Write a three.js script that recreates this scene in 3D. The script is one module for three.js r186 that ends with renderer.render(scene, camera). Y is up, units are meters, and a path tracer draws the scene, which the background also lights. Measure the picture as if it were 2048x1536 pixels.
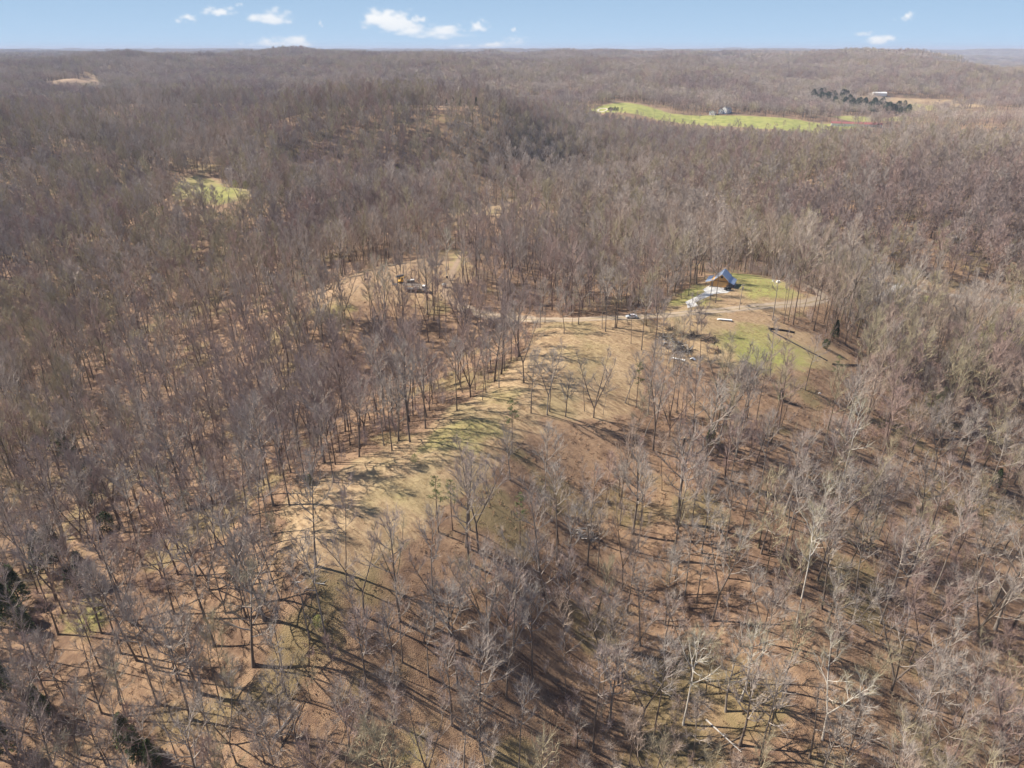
import * as THREE from 'three';
import { mergeGeometries } from 'three/addons/utils/BufferGeometryUtils.js';
import { RoundedBoxGeometry } from 'three/addons/geometries/RoundedBoxGeometry.js';

// ------------------------------------------------------------------ camera, sky, sun, exposure
const EYE = 100, FOCAL = 1365, HORIZON = 97;                       // metres, pixels of the 2048 x 1536 photograph
const PITCH = Math.atan((768 - HORIZON) / FOCAL);
const scene = new THREE.Scene();
const camera = new THREE.PerspectiveCamera(2 * Math.atan(768 / FOCAL) * 180 / Math.PI, 4 / 3, 1, 60000);
camera.position.set(0, EYE, 0);
camera.rotation.set(-PITCH, 0, 0);
scene.add(camera);

const renderer = new THREE.WebGLRenderer({ antialias: true });
renderer.toneMapping = THREE.LinearToneMapping;
renderer.toneMappingExposure = 1.86;
renderer.shadowMap.enabled = true;

const SUN_DIR = new THREE.Vector3(-1, 0.93, -0.30).normalize();
const sun = new THREE.DirectionalLight(new THREE.Color(1.0, 0.915, 0.79), 5.0);
sun.name = 'sun';
sun.position.copy(SUN_DIR).multiplyScalar(900).add(new THREE.Vector3(0, 0, -350));
sun.target.position.set(0, 0, -350);
sun.castShadow = true;
sun.shadow.mapSize.set(4096, 4096);
Object.assign(sun.shadow.camera, { left: -500, right: 500, top: 500, bottom: -500, near: 100, far: 2500 });
scene.add(sun, sun.target);

// ------------------------------------------------------------------ random numbers and noise
function mulberry(a) { return () => { a |= 0; a = a + 0x6D2B79F5 | 0; let t = Math.imul(a ^ a >>> 15, 1 | a); t = t + Math.imul(t ^ t >>> 7, 61 | t) ^ t; return ((t ^ t >>> 14) >>> 0) / 4294967296; }; }
function hash2(x, y) { let h = Math.imul(x, 374761393) + Math.imul(y, 668265263) | 0; h = Math.imul(h ^ h >>> 13, 1274126177); return ((h ^ h >>> 16) >>> 0) / 4294967296; }
function vnoise(x, y) {
  const ix = Math.floor(x), iy = Math.floor(y); let fx = x - ix, fy = y - iy;
  fx = fx * fx * (3 - 2 * fx); fy = fy * fy * (3 - 2 * fy);
  const a = hash2(ix, iy), b = hash2(ix + 1, iy), c = hash2(ix, iy + 1), d = hash2(ix + 1, iy + 1);
  return a + (b - a) * fx + (c - a) * fy + (a - b - c + d) * fx * fy;
}
function fbm(x, y, oct = 4) { let s = 0, a = 0.5, n = 0; for (let i = 0; i < oct; i++) { s += a * vnoise(x, y); n += a; a *= 0.5; x = x * 2.03 + 17.1; y = y * 2.03 + 9.7; } return s / n; }
const clamp = (x, a = 0, b = 1) => x < a ? a : x > b ? b : x;
const smooth = (a, b, x) => { const t = clamp((x - a) / (b - a)); return t * t * (3 - 2 * t); };
const lerp = (a, b, t) => a + (b - a) * t;

// ------------------------------------------------------------------ sky: clear air and small fair-weather clouds
const cosP = Math.cos(PITCH), sinP = Math.sin(PITCH);
function rayDir(u, v) { const a = u - 1024, b = v - 768; return [a, -sinP * FOCAL - cosP * b, -cosP * FOCAL + sinP * b]; }
{
  const W = 4096, H = 2048, data = new Float32Array(W * H * 4);
  for (let r = 0; r < H; r++) {
    const el = ((r + 0.5) / H - 0.5) * Math.PI, s = Math.max(0, Math.sin(el));
    const t = 1 - Math.pow(1 - s, 3.0), k = Math.exp(-s * 9);
    const R = lerp(0.205, 0.024, t) + 0.062 * k, G = lerp(0.325, 0.07, t) + 0.044 * k, B = lerp(0.472, 0.175, t) + 0.012 * k;
    for (let c = 0; c < W; c++) { const i = (r * W + c) * 4; data[i] = el > 0 ? R : 0.265; data[i + 1] = el > 0 ? G : 0.365; data[i + 2] = el > 0 ? B : 0.48; data[i + 3] = 1; }
  }
  // [u, v, half width, half height] of each cloud in the photograph, then more of the same kind all round
  const list = [[372, 40, 24, 8], [432, 24, 30, 10], [533, 36, 52, 17], [565, 86, 64, 14], [478, 10, 9, 4], [775, 47, 68, 21], [836, 42, 20, 9], [880, 66, 98, 17], [948, 56, 34, 13], [1035, 87, 46, 14], [985, 92, 30, 7], [643, 49, 5, 7], [1027, 60, 7, 4], [1760, 82, 30, 9], [1814, 37, 17, 8], [1728, 68, 16, 5], [925, 94, 34, 4]];
  const clouds = list.map(([u, v, hw, hh]) => { const d = rayDir(u, v), n = Math.hypot(...d); return [Math.atan2(d[2], d[0]), Math.asin(d[1] / n), hw / FOCAL * 0.96, hh / FOCAL * 0.72]; });
  const rc = mulberry(77);
  for (let k = 0; k < 60; k++) {
    const az = (rc() * 2 - 1) * Math.PI, el = 0.01 + rc() * 0.22;
    if (Math.abs(az + Math.PI / 2) < 0.75 && el < 0.12) continue;
    const w = 0.012 + rc() * 0.045; clouds.push([az, el, w, w * (0.22 + rc() * 0.15)]);
  }
  clouds.forEach(([az, el, hw, hh], n) => {
    const c0 = Math.floor(((az - hw * 1.6) / (2 * Math.PI) + 0.5) * W), c1 = Math.ceil(((az + hw * 1.6) / (2 * Math.PI) + 0.5) * W);
    const r0 = Math.floor(((el - hh * 1.9) / Math.PI + 0.5) * H), r1 = Math.ceil(((el + hh * 1.9) / Math.PI + 0.5) * H);
    for (let r = r0; r <= r1; r++) for (let c = c0; c <= c1; c++) {
      const e = ((r + 0.5) / H - 0.5) * Math.PI; if (e <= 0 || r >= H) continue;
      const a = ((c + 0.5) / W - 0.5) * 2 * Math.PI, x = (a - az) / hw, y = (e - el) / hh;
      const lump = fbm(x * 1.6 + n * 13.7, y * 0.9 + n * 3.1, 5), fine = fbm(x * 5 + n * 7.7, y * 3 + 5.5, 4);
      const base = y < -0.25 ? (y + 0.25) * 1.5 : 0;
      const d = 1.02 - x * x * 0.85 - y * y * 0.42 - base * base + (lump - 0.5) * 2.6 + (fine - 0.5) * 1.1;
      const alpha = smooth(0.35, 1.35, d) * 0.9; if (alpha <= 0) continue;
      const lit = clamp(0.72 + y * 0.22 - x * 0.08 + (lump - 0.5) * 0.5), i = (r * W + ((c % W) + W) % W) * 4;
      const col = [lerp(0.36, 0.55, lit), lerp(0.41, 0.55, lit), lerp(0.48, 0.55, lit)];
      for (let q = 0; q < 3; q++) data[i + q] = lerp(data[i + q], col[q], alpha);
    }
  });
  const tex = new THREE.DataTexture(data, W, H, THREE.RGBAFormat, THREE.FloatType);
  tex.mapping = THREE.EquirectangularReflectionMapping; tex.magFilter = THREE.LinearFilter; tex.needsUpdate = true;
  scene.background = tex; scene.environment = tex;
}
scene.fog = new THREE.FogExp2(new THREE.Color(0.70, 0.79, 1.0), 0.00008);

// ------------------------------------------------------------------ terrain: points of known height, read off the photograph, joined smoothly
const PTS = [
  // crest of the ridge, its toe, the road saddle and the house pad
  [640, 1080, -1.5], [740, 1020, 0], [860, 920, 1.5], [950, 850, 2], [1050, 790, 2], [1150, 720, 2], [1250, 660, 2.5], [1130, 632, 2], [1330, 640, 2], [1450, 575, 4], [1520, 585, 3.5], [1570, 560, -1], [1460, 690, 1], [1560, 690, -1.5], [1640, 725, -4], [1420, 740, -2], [1330, 800, -4], [1230, 850, -3],
  [600, 1160, -4.5], [720, 1230, -9], [850, 1330, -16], [800, 1536, -26], [560, 1330, -18], [960, 1430, -23],
  // left edge falling into the hollow
  [560, 960, -4], [680, 900, -4], [800, 840, -4], [900, 780, -4], [1000, 700, -2],
  // right flank, the gully and the next spur
  [960, 1030, -2.5], [1060, 930, -3.5], [1010, 1170, -9], [1180, 1000, -12], [1200, 1120, -17], [1220, 1260, -23], [1240, 1400, -28], [1260, 1536, -32], [1090, 1300, -20], [1110, 1480, -28],
  [1330, 960, -10], [1400, 1080, -14], [1480, 1230, -18], [1560, 1380, -21], [1620, 1536, -23], [1340, 1200, -22], [1500, 900, -8], [1620, 1000, -14],
  [1760, 820, -16], [1780, 1000, -20], [1900, 1150, -26], [2048, 1280, -30], [1990, 1500, -30], [1820, 1350, -25], [1860, 740, -24], [2000, 680, -31], [2048, 900, -31], [1700, 660, -9], [1780, 620, -20], [1660, 600, 0],
  // valley road and the slope beyond it
  [1800, 570, -26], [1920, 592, -29], [2048, 612, -33], [1700, 540, -26], [1560, 500, -22], [1800, 480, -17], [1950, 490, -18], [1700, 420, -12], [1850, 400, -6], [2020, 400, -8], [1650, 335, -5], [1800, 328, -3], [1950, 330, -5], [2048, 330, -8], [1500, 400, -18], [1500, 320, -14], [1420, 450, -24], [1330, 420, -32], [1250, 375, -44], [1380, 500, -14], [1300, 540, -8], [1200, 560, -6], [1200, 480, -16], [1100, 520, -8], [1080, 600, -1],
  // spur with the trucks, saddle and the next knoll
  [760, 550, 2.5], [830, 572, 2], [660, 592, 0], [900, 535, 2], [930, 600, 0], [700, 640, -6], [850, 640, -5], [1000, 630, 0], [600, 545, -16], [780, 490, -14],
  [1020, 405, 4], [950, 420, 2], [1100, 430, -2], [850, 430, -8], [980, 480, -2], [1180, 420, -18],
  // left hollow
  [760, 745, -18], [660, 720, -15], [860, 740, -14], [960, 680, -7], [600, 850, -19], [500, 960, -13], [400, 820, -29], [460, 700, -26], [300, 920, -33], [180, 1020, -33], [80, 860, -44], [300, 1180, -22], [100, 1300, -30], [430, 1330, -22], [200, 1536, -34], [500, 1140, -10], [0, 720, -52], [150, 620, -44], [300, 620, -32], [450, 570, -22], [560, 640, -14], [0, 1100, -42], [-200, 1000, -46],
  // green spur, valleys and the big hill behind
  [410, 375, 2], [470, 392, 0], [350, 372, -1], [510, 420, -7], [620, 432, -10], [300, 430, -20], [150, 480, -26], [30, 520, -32], [150, 400, -24], [40, 360, -14], [230, 292, 4], [100, 250, 20], [20, 235, 24], [330, 262, -6], [420, 270, -30], [540, 305, -34], [560, 335, -16], [480, 340, -20],
  [560, 232, 24], [660, 208, 32], [800, 198, 36], [930, 214, 34], [1010, 224, 28], [1100, 245, 8], [750, 290, 2], [850, 300, -2], [1000, 300, -6], [1110, 290, -20], [700, 345, -24], [850, 345, -22], [1000, 350, -30], [1130, 355, -42], [640, 392, -38], [760, 395, -38], [880, 385, -35], [460, 215, 8], [250, 205, 14], [150, 162, 18], [330, 180, 10], [550, 178, 12], [20, 190, 16],
  // farmland and its rim
  [1205, 221, -16], [1250, 208, 0], [1350, 236, -22], [1450, 228, -19], [1560, 246, -26], [1700, 256, -31], [1810, 266, -33], [1180, 256, -42], [1300, 276, -47], [1420, 287, -49], [1600, 302, -50], [1760, 296, -48], [1900, 306, -48], [1900, 205, -33], [1790, 196, -33], [1990, 278, -34], [1880, 240, -33], [1650, 208, -30], [2048, 240, -30], [1300, 185, 4], [1450, 165, 8], [1600, 155, 6], [1950, 165, 5], [1150, 200, 2], [1780, 165, -12], [1100, 240, -14], [2200, 300, -20], [2300, 500, -24], [2300, 900, -40], [-250, 500, -30], [-250, 250, 5],
].map(([u, v, e]) => { const d = rayDir(u, v), k = (EYE - e) / -d[1], x = d[0] * k, z = d[2] * k; return [Math.atan2(x, -z), Math.log(Math.hypot(x, z)), e]; });
// hollows and ridges that nearer crests hide: [u, distance in metres, height]
for (const [u, r, e] of [[650, 1480, -26], [800, 1500, -30], [950, 1480, -28], [1080, 1400, -24], [700, 2050, 24], [900, 2100, 30], [1080, 2000, 14], [20, 1750, -24], [200, 1700, -28], [380, 1500, -30], [500, 1550, -22], [420, 2050, 22], [560, 2150, 26], [150, 2300, 20], [1250, 1900, 16], [1400, 2050, 20], [300, 700, -34], [120, 620, -36], [900, 620, -36], [1050, 610, -38], [60, 1250, -34], [200, 1200, -36], [300, 1050, -30]]) { const d = rayDir(u, 300); PTS.push([Math.atan2(d[0], -d[2]), Math.log(r), e]); }

// exact smooth interpolation (multiquadric) in bearing and logarithm of distance
const RBF = (() => {
  const n = PTS.length, phi = (a, b) => Math.sqrt((a[0] - b[0]) ** 2 + (0.8 * (a[1] - b[1])) ** 2 + 0.0009), A = PTS.map((p, i) => { const row = PTS.map((q, j) => phi(p, q) - (i === j ? 0.012 : 0)); row.push(p[2] + 15); return row; });
  for (let c = 0; c < n; c++) { let m = c; for (let r = c + 1; r < n; r++) if (Math.abs(A[r][c]) > Math.abs(A[m][c])) m = r; [A[c], A[m]] = [A[m], A[c]]; for (let r = c + 1; r < n; r++) { const f = A[r][c] / A[c][c]; if (f) for (let k = c; k <= n; k++) A[r][k] -= f * A[c][k]; } }
  const w = new Float64Array(n); for (let r = n - 1; r >= 0; r--) { let v = A[r][n]; for (let k = r + 1; k < n; k++) v -= A[r][k] * w[k]; w[r] = v / A[r][r]; } return w;
})();
const PA = Float64Array.from(PTS, (p) => p[0]), PL = Float64Array.from(PTS, (p) => p[1]);
function rawHeight(x, z) {
  const r = Math.hypot(x, z), az = clamp(Math.atan2(x, -z), -0.95, 0.95), lr = Math.log(clamp(r, 62, 2700));
  let near = -15;
  if (r < 2700) { for (let k = 0; k < PA.length; k++) { const da = az - PA[k], dl = 0.8 * (lr - PL[k]); near += RBF[k] * Math.sqrt(da * da + dl * dl + 0.0009); } near = clamp(near, -60, 45); }
  const f = fbm(x / 2300 + 31.3, z / 2300 + 8.2, 4), far = -40 + 96 * smooth(0.36, 0.60, f) + 84 * (fbm(x / 620, z / 620 + 50, 3) - 0.5);
  const rim = smooth(6000, 14000, r) * 16;
  let h = lerp(near, Math.min(far, lerp(60, 44, smooth(2500, 6000, r))) + rim, smooth(1750, 2600, r));
  h += (fbm(x / 150 + 3, z / 150 + 7, 3) - 0.5) * lerp(2, 14, smooth(350, 900, r)) + (fbm(x / 330 + 13, z / 330 + 27, 3) - 0.5) * lerp(0, 78, smooth(600, 1500, r)) * (r < 2600 ? lerp(1, 0.25, smooth(0.0, 0.12, az)) : 1);
  h += (fbm(x / 26, z / 26, 3) - 0.5) * 1.1;
  return h;
}
// tensor grid, fine near the ridge and coarser towards the horizon; heights are read back from it exactly
const NX = 620, NZ = 660, KX = Math.asinh(17000 / 130), KZ = Math.asinh(25000 / 130), ZC = -200;
const gx = (i) => 130 * Math.sinh(KX * (2 * i / NX - 1)), gz = (j) => ZC + 130 * Math.sinh(lerp(-Math.asinh(1400 / 130), KZ, j / NZ)) * -1;
const ix = (x) => (Math.asinh(x / 130) / KX + 1) / 2 * NX, iz = (z) => (Math.asinh((ZC - z) / 130) + Math.asinh(1400 / 130)) / (KZ + Math.asinh(1400 / 130)) * NZ;
const XS = Float64Array.from({ length: NX + 1 }, (_, i) => gx(i)), ZS = Float64Array.from({ length: NZ + 1 }, (_, j) => gz(j));
const HT = new Float32Array((NX + 1) * (NZ + 1));
for (let j = 0; j <= NZ; j++) for (let i = 0; i <= NX; i++) HT[j * (NX + 1) + i] = rawHeight(XS[i], ZS[j]);
function hAt(x, z) {
  const i = clamp(Math.floor(ix(x)), 0, NX - 1), j = clamp(Math.floor(iz(z)), 0, NZ - 1);
  const s = clamp((x - XS[i]) / (XS[i + 1] - XS[i])), t = clamp((z - ZS[j]) / (ZS[j + 1] - ZS[j])), k = j * (NX + 1) + i;
  const a = HT[k], b = HT[k + 1], c = HT[k + NX + 1], d = HT[k + NX + 2];
  return s + t <= 1 ? a + (b - a) * s + (c - a) * t : d + (c - d) * (1 - s) + (b - d) * (1 - t);
}
// a pixel gives a direction; the ground gives the distance
function ground(u, v) {
  const d = rayDir(u, v), n = Math.hypot(...d), x = d[0] / n, y = d[1] / n, z = d[2] / n;
  let t0 = 30, t = 30;
  while (t < 30000) { if (EYE + y * t < hAt(x * t, z * t)) break; t0 = t; t += Math.max(0.8, t * 0.006); }
  for (let k = 0; k < 24; k++) { const m = (t0 + t) / 2; if (EYE + y * m < hAt(x * m, z * m)) t = m; else t0 = m; }
  return { x: x * t, z: z * t, y: hAt(x * t, z * t), r: t };
}
const G = (u, v) => { const p = ground(u, v); return [p.x, p.z]; };
const line = (...uv) => uv.map(([u, v]) => G(u, v));
console.log('terrain', HT.length);

// ------------------------------------------------------------------ what covers the ground: outlines on the ground, in metres
const LAND = {
  strip: line([560, 1005], [660, 955], [725, 908], [820, 875], [900, 815], [965, 785], [1010, 755], [1050, 700], [1075, 655], [1092, 640], [1290, 640], [1292, 700], [1290, 790], [1265, 825], [1180, 845], [1095, 850], [1040, 885], [1000, 935], [930, 985], [865, 1015], [835, 1065], [765, 1115], [690, 1150], [610, 1130], [572, 1065]),
  yard: line([1310, 650], [1335, 610], [1380, 575], [1430, 552], [1500, 548], [1560, 562], [1600, 585], [1650, 596], [1662, 612], [1570, 628], [1545, 642], [1610, 665], [1690, 705], [1716, 728], [1640, 735], [1560, 748], [1480, 742], [1430, 728], [1320, 735], [1300, 690]),
  trucks: line([585, 595], [680, 562], [760, 532], [850, 516], [935, 500], [938, 560], [905, 592], [840, 605], [740, 602], [650, 622]),
  greenSpur: line([335, 375], [390, 350], [440, 360], [500, 383], [505, 397], [440, 412], [350, 402]),
  knoll: line([890, 410], [1020, 396], [1100, 405], [1135, 428], [1000, 436], [880, 436]),
  hilltop: line([838, 211], [900, 208], [990, 214], [1002, 222], [900, 225]),
  pasture: line([1172, 223], [1205, 211], [1250, 205], [1300, 214], [1340, 227], [1400, 231], [1500, 232], [1600, 240], [1690, 250], [1765, 262], [1690, 270], [1600, 265], [1450, 252], [1330, 242], [1240, 226]),
  fieldFar: line([1695, 190], [1760, 192], [1900, 199], [1995, 214], [1900, 214], [1780, 206]),
  fieldMid: line([1765, 208], [1850, 209], [1880, 219], [1790, 221]),
  fieldLow: line([1660, 232], [1815, 231], [1815, 240], [1700, 243]),
  fieldEast: line([1895, 268], [1990, 266], [2048, 282], [2048, 292], [1930, 288]),
  clearLeft: line([95, 166], [190, 153], [195, 161], [110, 170]),
  tanLeft: line([425, 284], [505, 286], [505, 292], [425, 291]),
  edgeMid: line([560, 325], [640, 322], [690, 332], [600, 334]),
};
const TRACKS = {
  main: line([925, 614], [990, 633], [1080, 640], [1160, 639], [1250, 635], [1320, 631], [1400, 624], [1480, 617], [1560, 610], [1620, 605], [1650, 597], [1640, 584], [1612, 570]),
  truckLane: line([926, 503], [912, 530], [900, 560], [890, 590], [925, 614]),
  valley: line([1720, 553], [1800, 574], [1860, 584], [1940, 595], [2048, 612], [2150, 622]),
  ramp: line([1748, 600], [1775, 585], [1803, 568]),
  spurLane: line([500, 392], [560, 405], [640, 432]),
};
// coverage masks drawn in metres on the ground
function maskCanvas(x0, z0, size, n) {
  const cv = document.createElement('canvas'); cv.width = cv.height = n; const c = cv.getContext('2d'), k = n / size;
  const put = (pts) => { c.beginPath(); pts.forEach(([x, z], i) => c[i ? 'lineTo' : 'moveTo']((x - x0) * k, (z0 - z) * k)); };
  const layer = (draw) => { c.globalCompositeOperation = 'source-over'; c.fillStyle = '#000'; c.fillRect(0, 0, n, n); draw(); const d = c.getImageData(0, 0, n, n).data, out = new Uint8Array(n * n); for (let i = 0; i < n * n; i++) out[i] = d[i * 4]; return out; };
  const fill = (pts, g = 255) => { put(pts); c.closePath(); c.fillStyle = `rgb(${g},${g},${g})`; c.fill(); };
  const stroke = (pts, w, g = 255) => { put(pts); c.strokeStyle = `rgb(${g},${g},${g})`; c.lineWidth = w * k; c.lineJoin = 'round'; c.lineCap = 'round'; c.stroke(); };
  const L = LAND, T = TRACKS;
  const layers = {
    tan: layer(() => { fill(L.strip); fill(L.yard); fill(L.trucks); fill(L.greenSpur); fill(L.knoll, 150); fill(L.pasture); fill(L.fieldFar); fill(L.fieldMid); fill(L.fieldLow); fill(L.fieldEast); fill(L.tanLeft); fill(L.edgeMid, 160); }),
    green: layer(() => {
      fill(L.pasture, 235); fill(L.fieldLow, 190); fill(L.fieldMid, 130); fill(L.fieldEast, 200); fill(L.greenSpur, 120);
      fill(line([380, 375], [430, 372], [480, 390], [440, 405], [400, 398]), 215);
      fill(line([1445, 545], [1500, 548], [1560, 563], [1600, 588], [1560, 598], [1500, 600], [1475, 585]), 190);
      fill(line([1340, 610], [1400, 568], [1420, 572], [1405, 590], [1380, 605], [1358, 612]), 235);
      fill(line([1393, 600], [1430, 590], [1432, 608], [1398, 612]), 225);
      fill(line([1440, 660], [1520, 650], [1600, 690], [1630, 730], [1560, 745], [1490, 735], [1440, 700]), 150);
      fill(line([1470, 690], [1540, 690], [1590, 720], [1560, 742], [1500, 735]), 225);
      fill(line([825, 880], [880, 850], [1000, 830], [1030, 860], [960, 905], [900, 910], [840, 905]), 105);
      fill(line([740, 990], [800, 960], [840, 1000], [830, 1050], [770, 1050]), 70);
      fill(line([1100, 690], [1220, 680], [1240, 720], [1120, 740]), 60);
      fill(line([960, 790], [1050, 770], [1060, 800], [980, 830]), 80);
      fill(line([900, 510], [935, 500], [930, 540], [905, 545]), 190); fill(line([650, 612], [700, 600], [720, 625], [660, 632]), 140);
      fill(line([140, 1220], [190, 1190], [215, 1230], [170, 1270]), 200); fill(line([770, 1480], [850, 1470], [860, 1536], [780, 1536]), 190); fill(line([630, 1490], [690, 1490], [690, 1530], [640, 1530]), 190); fill(line([1600, 1490], [1700, 1480], [1700, 1536], [1600, 1536]), 120);
      fill(line([1980, 640], [2048, 640], [2048, 690], [1960, 680]), 210); fill(line([1850, 590], [1900, 600], [1880, 610], [1840, 602]), 190);
    }),
    dirt: layer(() => {
      fill(L.trucks, 150); fill(line([600, 590], [690, 562], [770, 532], [790, 545], [720, 572], [640, 592]), 255); fill(L.hilltop, 255); fill(L.clearLeft, 255); fill(L.edgeMid, 150);
      fill(line([1610, 668], [1700, 710], [1716, 729], [1660, 729], [1640, 705]), 220); fill(line([1430, 590], [1475, 585], [1480, 612], [1425, 612]), 170); fill(line([1330, 640], [1480, 622], [1560, 620], [1540, 640], [1440, 660], [1330, 660]), 130);
      stroke(L.yard.slice(9, 13), 3, 160); stroke(T.ramp, 7, 120);
    }),
    gravel: layer(() => { stroke(T.main, 5.4); stroke(T.truckLane, 3, 120); stroke(T.valley, 6); stroke(T.ramp, 4.5); stroke(T.spurLane, 4, 200); }),
    open: layer(() => {
      for (const k of ['strip', 'yard', 'greenSpur', 'pasture', 'fieldFar', 'fieldMid', 'fieldLow', 'fieldEast', 'clearLeft', 'hilltop', 'tanLeft']) fill(L[k]);
      fill(line([640, 620], [740, 602], [905, 592], [930, 600], [900, 660], [800, 690], [680, 690], [600, 670]), 130); fill(L.trucks, 240); fill(L.knoll, 215); fill(L.edgeMid, 200);
      fill(line([1560, 262], [1640, 242], [1690, 190], [1800, 192], [2048, 205], [2048, 300], [1800, 290]), 172); fill(line([1240, 226], [1330, 242], [1450, 252], [1600, 265], [1765, 262], [1765, 285], [1600, 292], [1420, 282], [1300, 268], [1180, 250], [1172, 223]), 245); for (const k of ['pasture', 'fieldFar', 'fieldMid', 'fieldLow', 'fieldEast']) fill(L[k]); fill(line([330, 405], [440, 412], [505, 397], [520, 430], [430, 450], [330, 440]), 228); fill(line([880, 436], [1000, 436], [1135, 428], [1130, 470], [1000, 480], [880, 470]), 190); fill(line([830, 222], [1005, 222], [1005, 240], [830, 240]), 170); fill(line([95, 168], [200, 160], [200, 178], [95, 184]), 200);
      fill(line([1292, 700], [1320, 735], [1430, 728], [1560, 748], [1716, 728], [1720, 775], [1640, 840], [1480, 830], [1380, 820], [1290, 840]), 236); fill(line([1720, 545], [1900, 575], [2060, 600], [2060, 650], [1900, 640], [1760, 615]), 244);
      fill(line([560, 1010], [610, 1130], [690, 1150], [765, 1115], [865, 1015], [1000, 935], [1095, 850], [1265, 825], [1320, 850], [1200, 930], [1080, 1000], [980, 1080], [880, 1160], [800, 1230], [700, 1260], [600, 1220], [540, 1120]), 185);
      for (const k of ['strip', 'yard']) fill(L[k]);
      stroke(T.main, 9); stroke(T.truckLane, 7); stroke(T.valley, 16); stroke(T.ramp, 7); stroke(T.spurLane, 6);
      fill(line([140, 1220], [190, 1190], [215, 1230], [170, 1270]), 200);
    }),
  };
  const blur = (src, rad) => { const tmp = new Float32Array(n * n), out = new Uint8Array(n * n); for (let y = 0; y < n; y++) { let s = 0; for (let x = -rad; x < n; x++) { if (x + rad < n) s += src[y * n + x + rad]; if (x - rad - 1 >= 0) s -= src[y * n + x - rad - 1]; if (x >= 0) tmp[y * n + x] = s / (2 * rad + 1); } } for (let x = 0; x < n; x++) { let s = 0; for (let y = -rad; y < n; y++) { if (y + rad < n) s += tmp[(y + rad) * n + x]; if (y - rad - 1 >= 0) s -= tmp[(y - rad - 1) * n + x]; if (y >= 0) out[y * n + x] = s / (2 * rad + 1); } } return out; };
  layers.tan = blur(layers.tan, Math.max(1, Math.round(3 * k))); layers.green = blur(layers.green, Math.max(1, Math.round(4 * k))); layers.dirt = blur(layers.dirt, Math.max(1, Math.round(3 * k)));
  return { x0, z0, k, n, layers };
}
const NEAR = { x0: -320, z0: -30, size: 640 }, MID = { x0: -2600, z0: 300, size: 5200 };
const maskNear = maskCanvas(NEAR.x0, NEAR.z0, NEAR.size, 1280), maskMid = maskCanvas(MID.x0, MID.z0, MID.size, 1600);
const inside = (m, x, z) => { const u = (x - m.x0) * m.k, v = (m.z0 - z) * m.k; return u >= 0 && v >= 0 && u < m.n - 1 && v < m.n - 1; };
function cover(name, x, z) {
  const m = inside(maskNear, x, z) ? maskNear : maskMid; if (!inside(m, x, z)) return 0;
  const u = (x - m.x0) * m.k - 0.5, v = (m.z0 - z) * m.k - 0.5, i = Math.max(0, Math.floor(u)), j = Math.max(0, Math.floor(v)), s = u - i, t = v - j, a = m.layers[name], k = j * m.n + i;
  return (lerp(lerp(a[k], a[k + 1], s), lerp(a[k + m.n], a[k + m.n + 1], s), t)) / 255;
}
const mix3 = (a, b, t) => [a[0] + (b[0] - a[0]) * t, a[1] + (b[1] - a[1]) * t, a[2] + (b[2] - a[2]) * t];
const LITTER = [[0.25, 0.152, 0.092], [0.15, 0.089, 0.057], [0.34, 0.22, 0.133], [0.215, 0.178, 0.075]];
function groundColour(x, z, fine) {
  const wx = x + (fbm(x / 5, z / 5, 2) - 0.5) * 9, wz = z + (fbm(x / 5 + 40, z / 5 + 9, 2) - 0.5) * 9;
  const g1 = fine ? vnoise(x * 2.6, z * 2.6) : 0.5, g2 = fine ? vnoise(x * 0.9 + 5, z * 0.9) : 0.5, big = fbm(x / 22, z / 22, 3), huge = fbm(x / 120 + 3, z / 120 + 8, 3);
  const g3 = fine ? fbm(x * 0.33 + 9, z * 0.33, 3) : 0.5;
  let c = mix3(LITTER[1], LITTER[2], clamp(0.5 + 0.6 * (g1 - 0.5) + 0.7 * (g2 - 0.5) + 1.5 * (g3 - 0.5) + (big - 0.5) * 1.2));
  c = mix3(c, LITTER[0], 0.12);
  c = mix3(c, LITTER[3], smooth(0.58, 0.72, fbm(x / 17 + 90, z / 17 + 33, 3)) * 0.55);
  if (huge > 0.5) c = mix3(c, [0.25, 0.175, 0.105], (huge - 0.5) * 1.6);
  const tan = cover('tan', wx, wz), green = cover('green', wx, wz), dirt = cover('dirt', wx, wz), gravel = cover('gravel', x + (g1 - 0.5) * 1.2, z + (g2 - 0.5) * 1.2);
  if (tan > 0.01) {
    const s = fine ? fbm((x + z) * 0.42, (x - z) * 1.9, 3) : 0.5, p = fbm(x / 9, z / 9, 3);
    let t = mix3([0.28, 0.185, 0.105], [0.46, 0.33, 0.19], clamp(0.5 + (s - 0.5) * 2.4 + (p - 0.5) * 1.1 + (g3 - 0.5) * 0.8));
    t = mix3(t, [0.23, 0.205, 0.088], smooth(0.52, 0.72, fbm(x / 14 + 7, z / 14 + 3, 3)) * 0.35);
    c = mix3(c, t, smooth(0.25, 0.75, tan));
  }
  if (green > 0.01) {
    const s = fine ? fbm(x * 1.4, z * 1.4, 2) : 0.5, p = fbm(x / 7 + 4, z / 7, 3);
    const g = mix3([0.195, 0.222, 0.052], [0.36, 0.35, 0.098], clamp(0.5 + (s - 0.5) * 1.5 + (p - 0.5) * 1.6));
    c = mix3(c, g, clamp(green * 1.1 * (0.55 + 0.8 * s) * smooth(0.05, 0.4, green)));
  }
  if (dirt > 0.01) { const s = fine ? fbm(x * 0.8, z * 0.8, 3) : 0.5; c = mix3(c, mix3([0.28, 0.175, 0.105], [0.42, 0.29, 0.18], s), clamp(dirt * (0.5 + 0.9 * s))); }
  if (gravel > 0.01) c = mix3(c, mix3([0.31, 0.235, 0.165], [0.44, 0.35, 0.26], fine ? 0.5 * g1 + 0.5 * g2 : 0.5), gravel * 0.9);
  return c;
}
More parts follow.
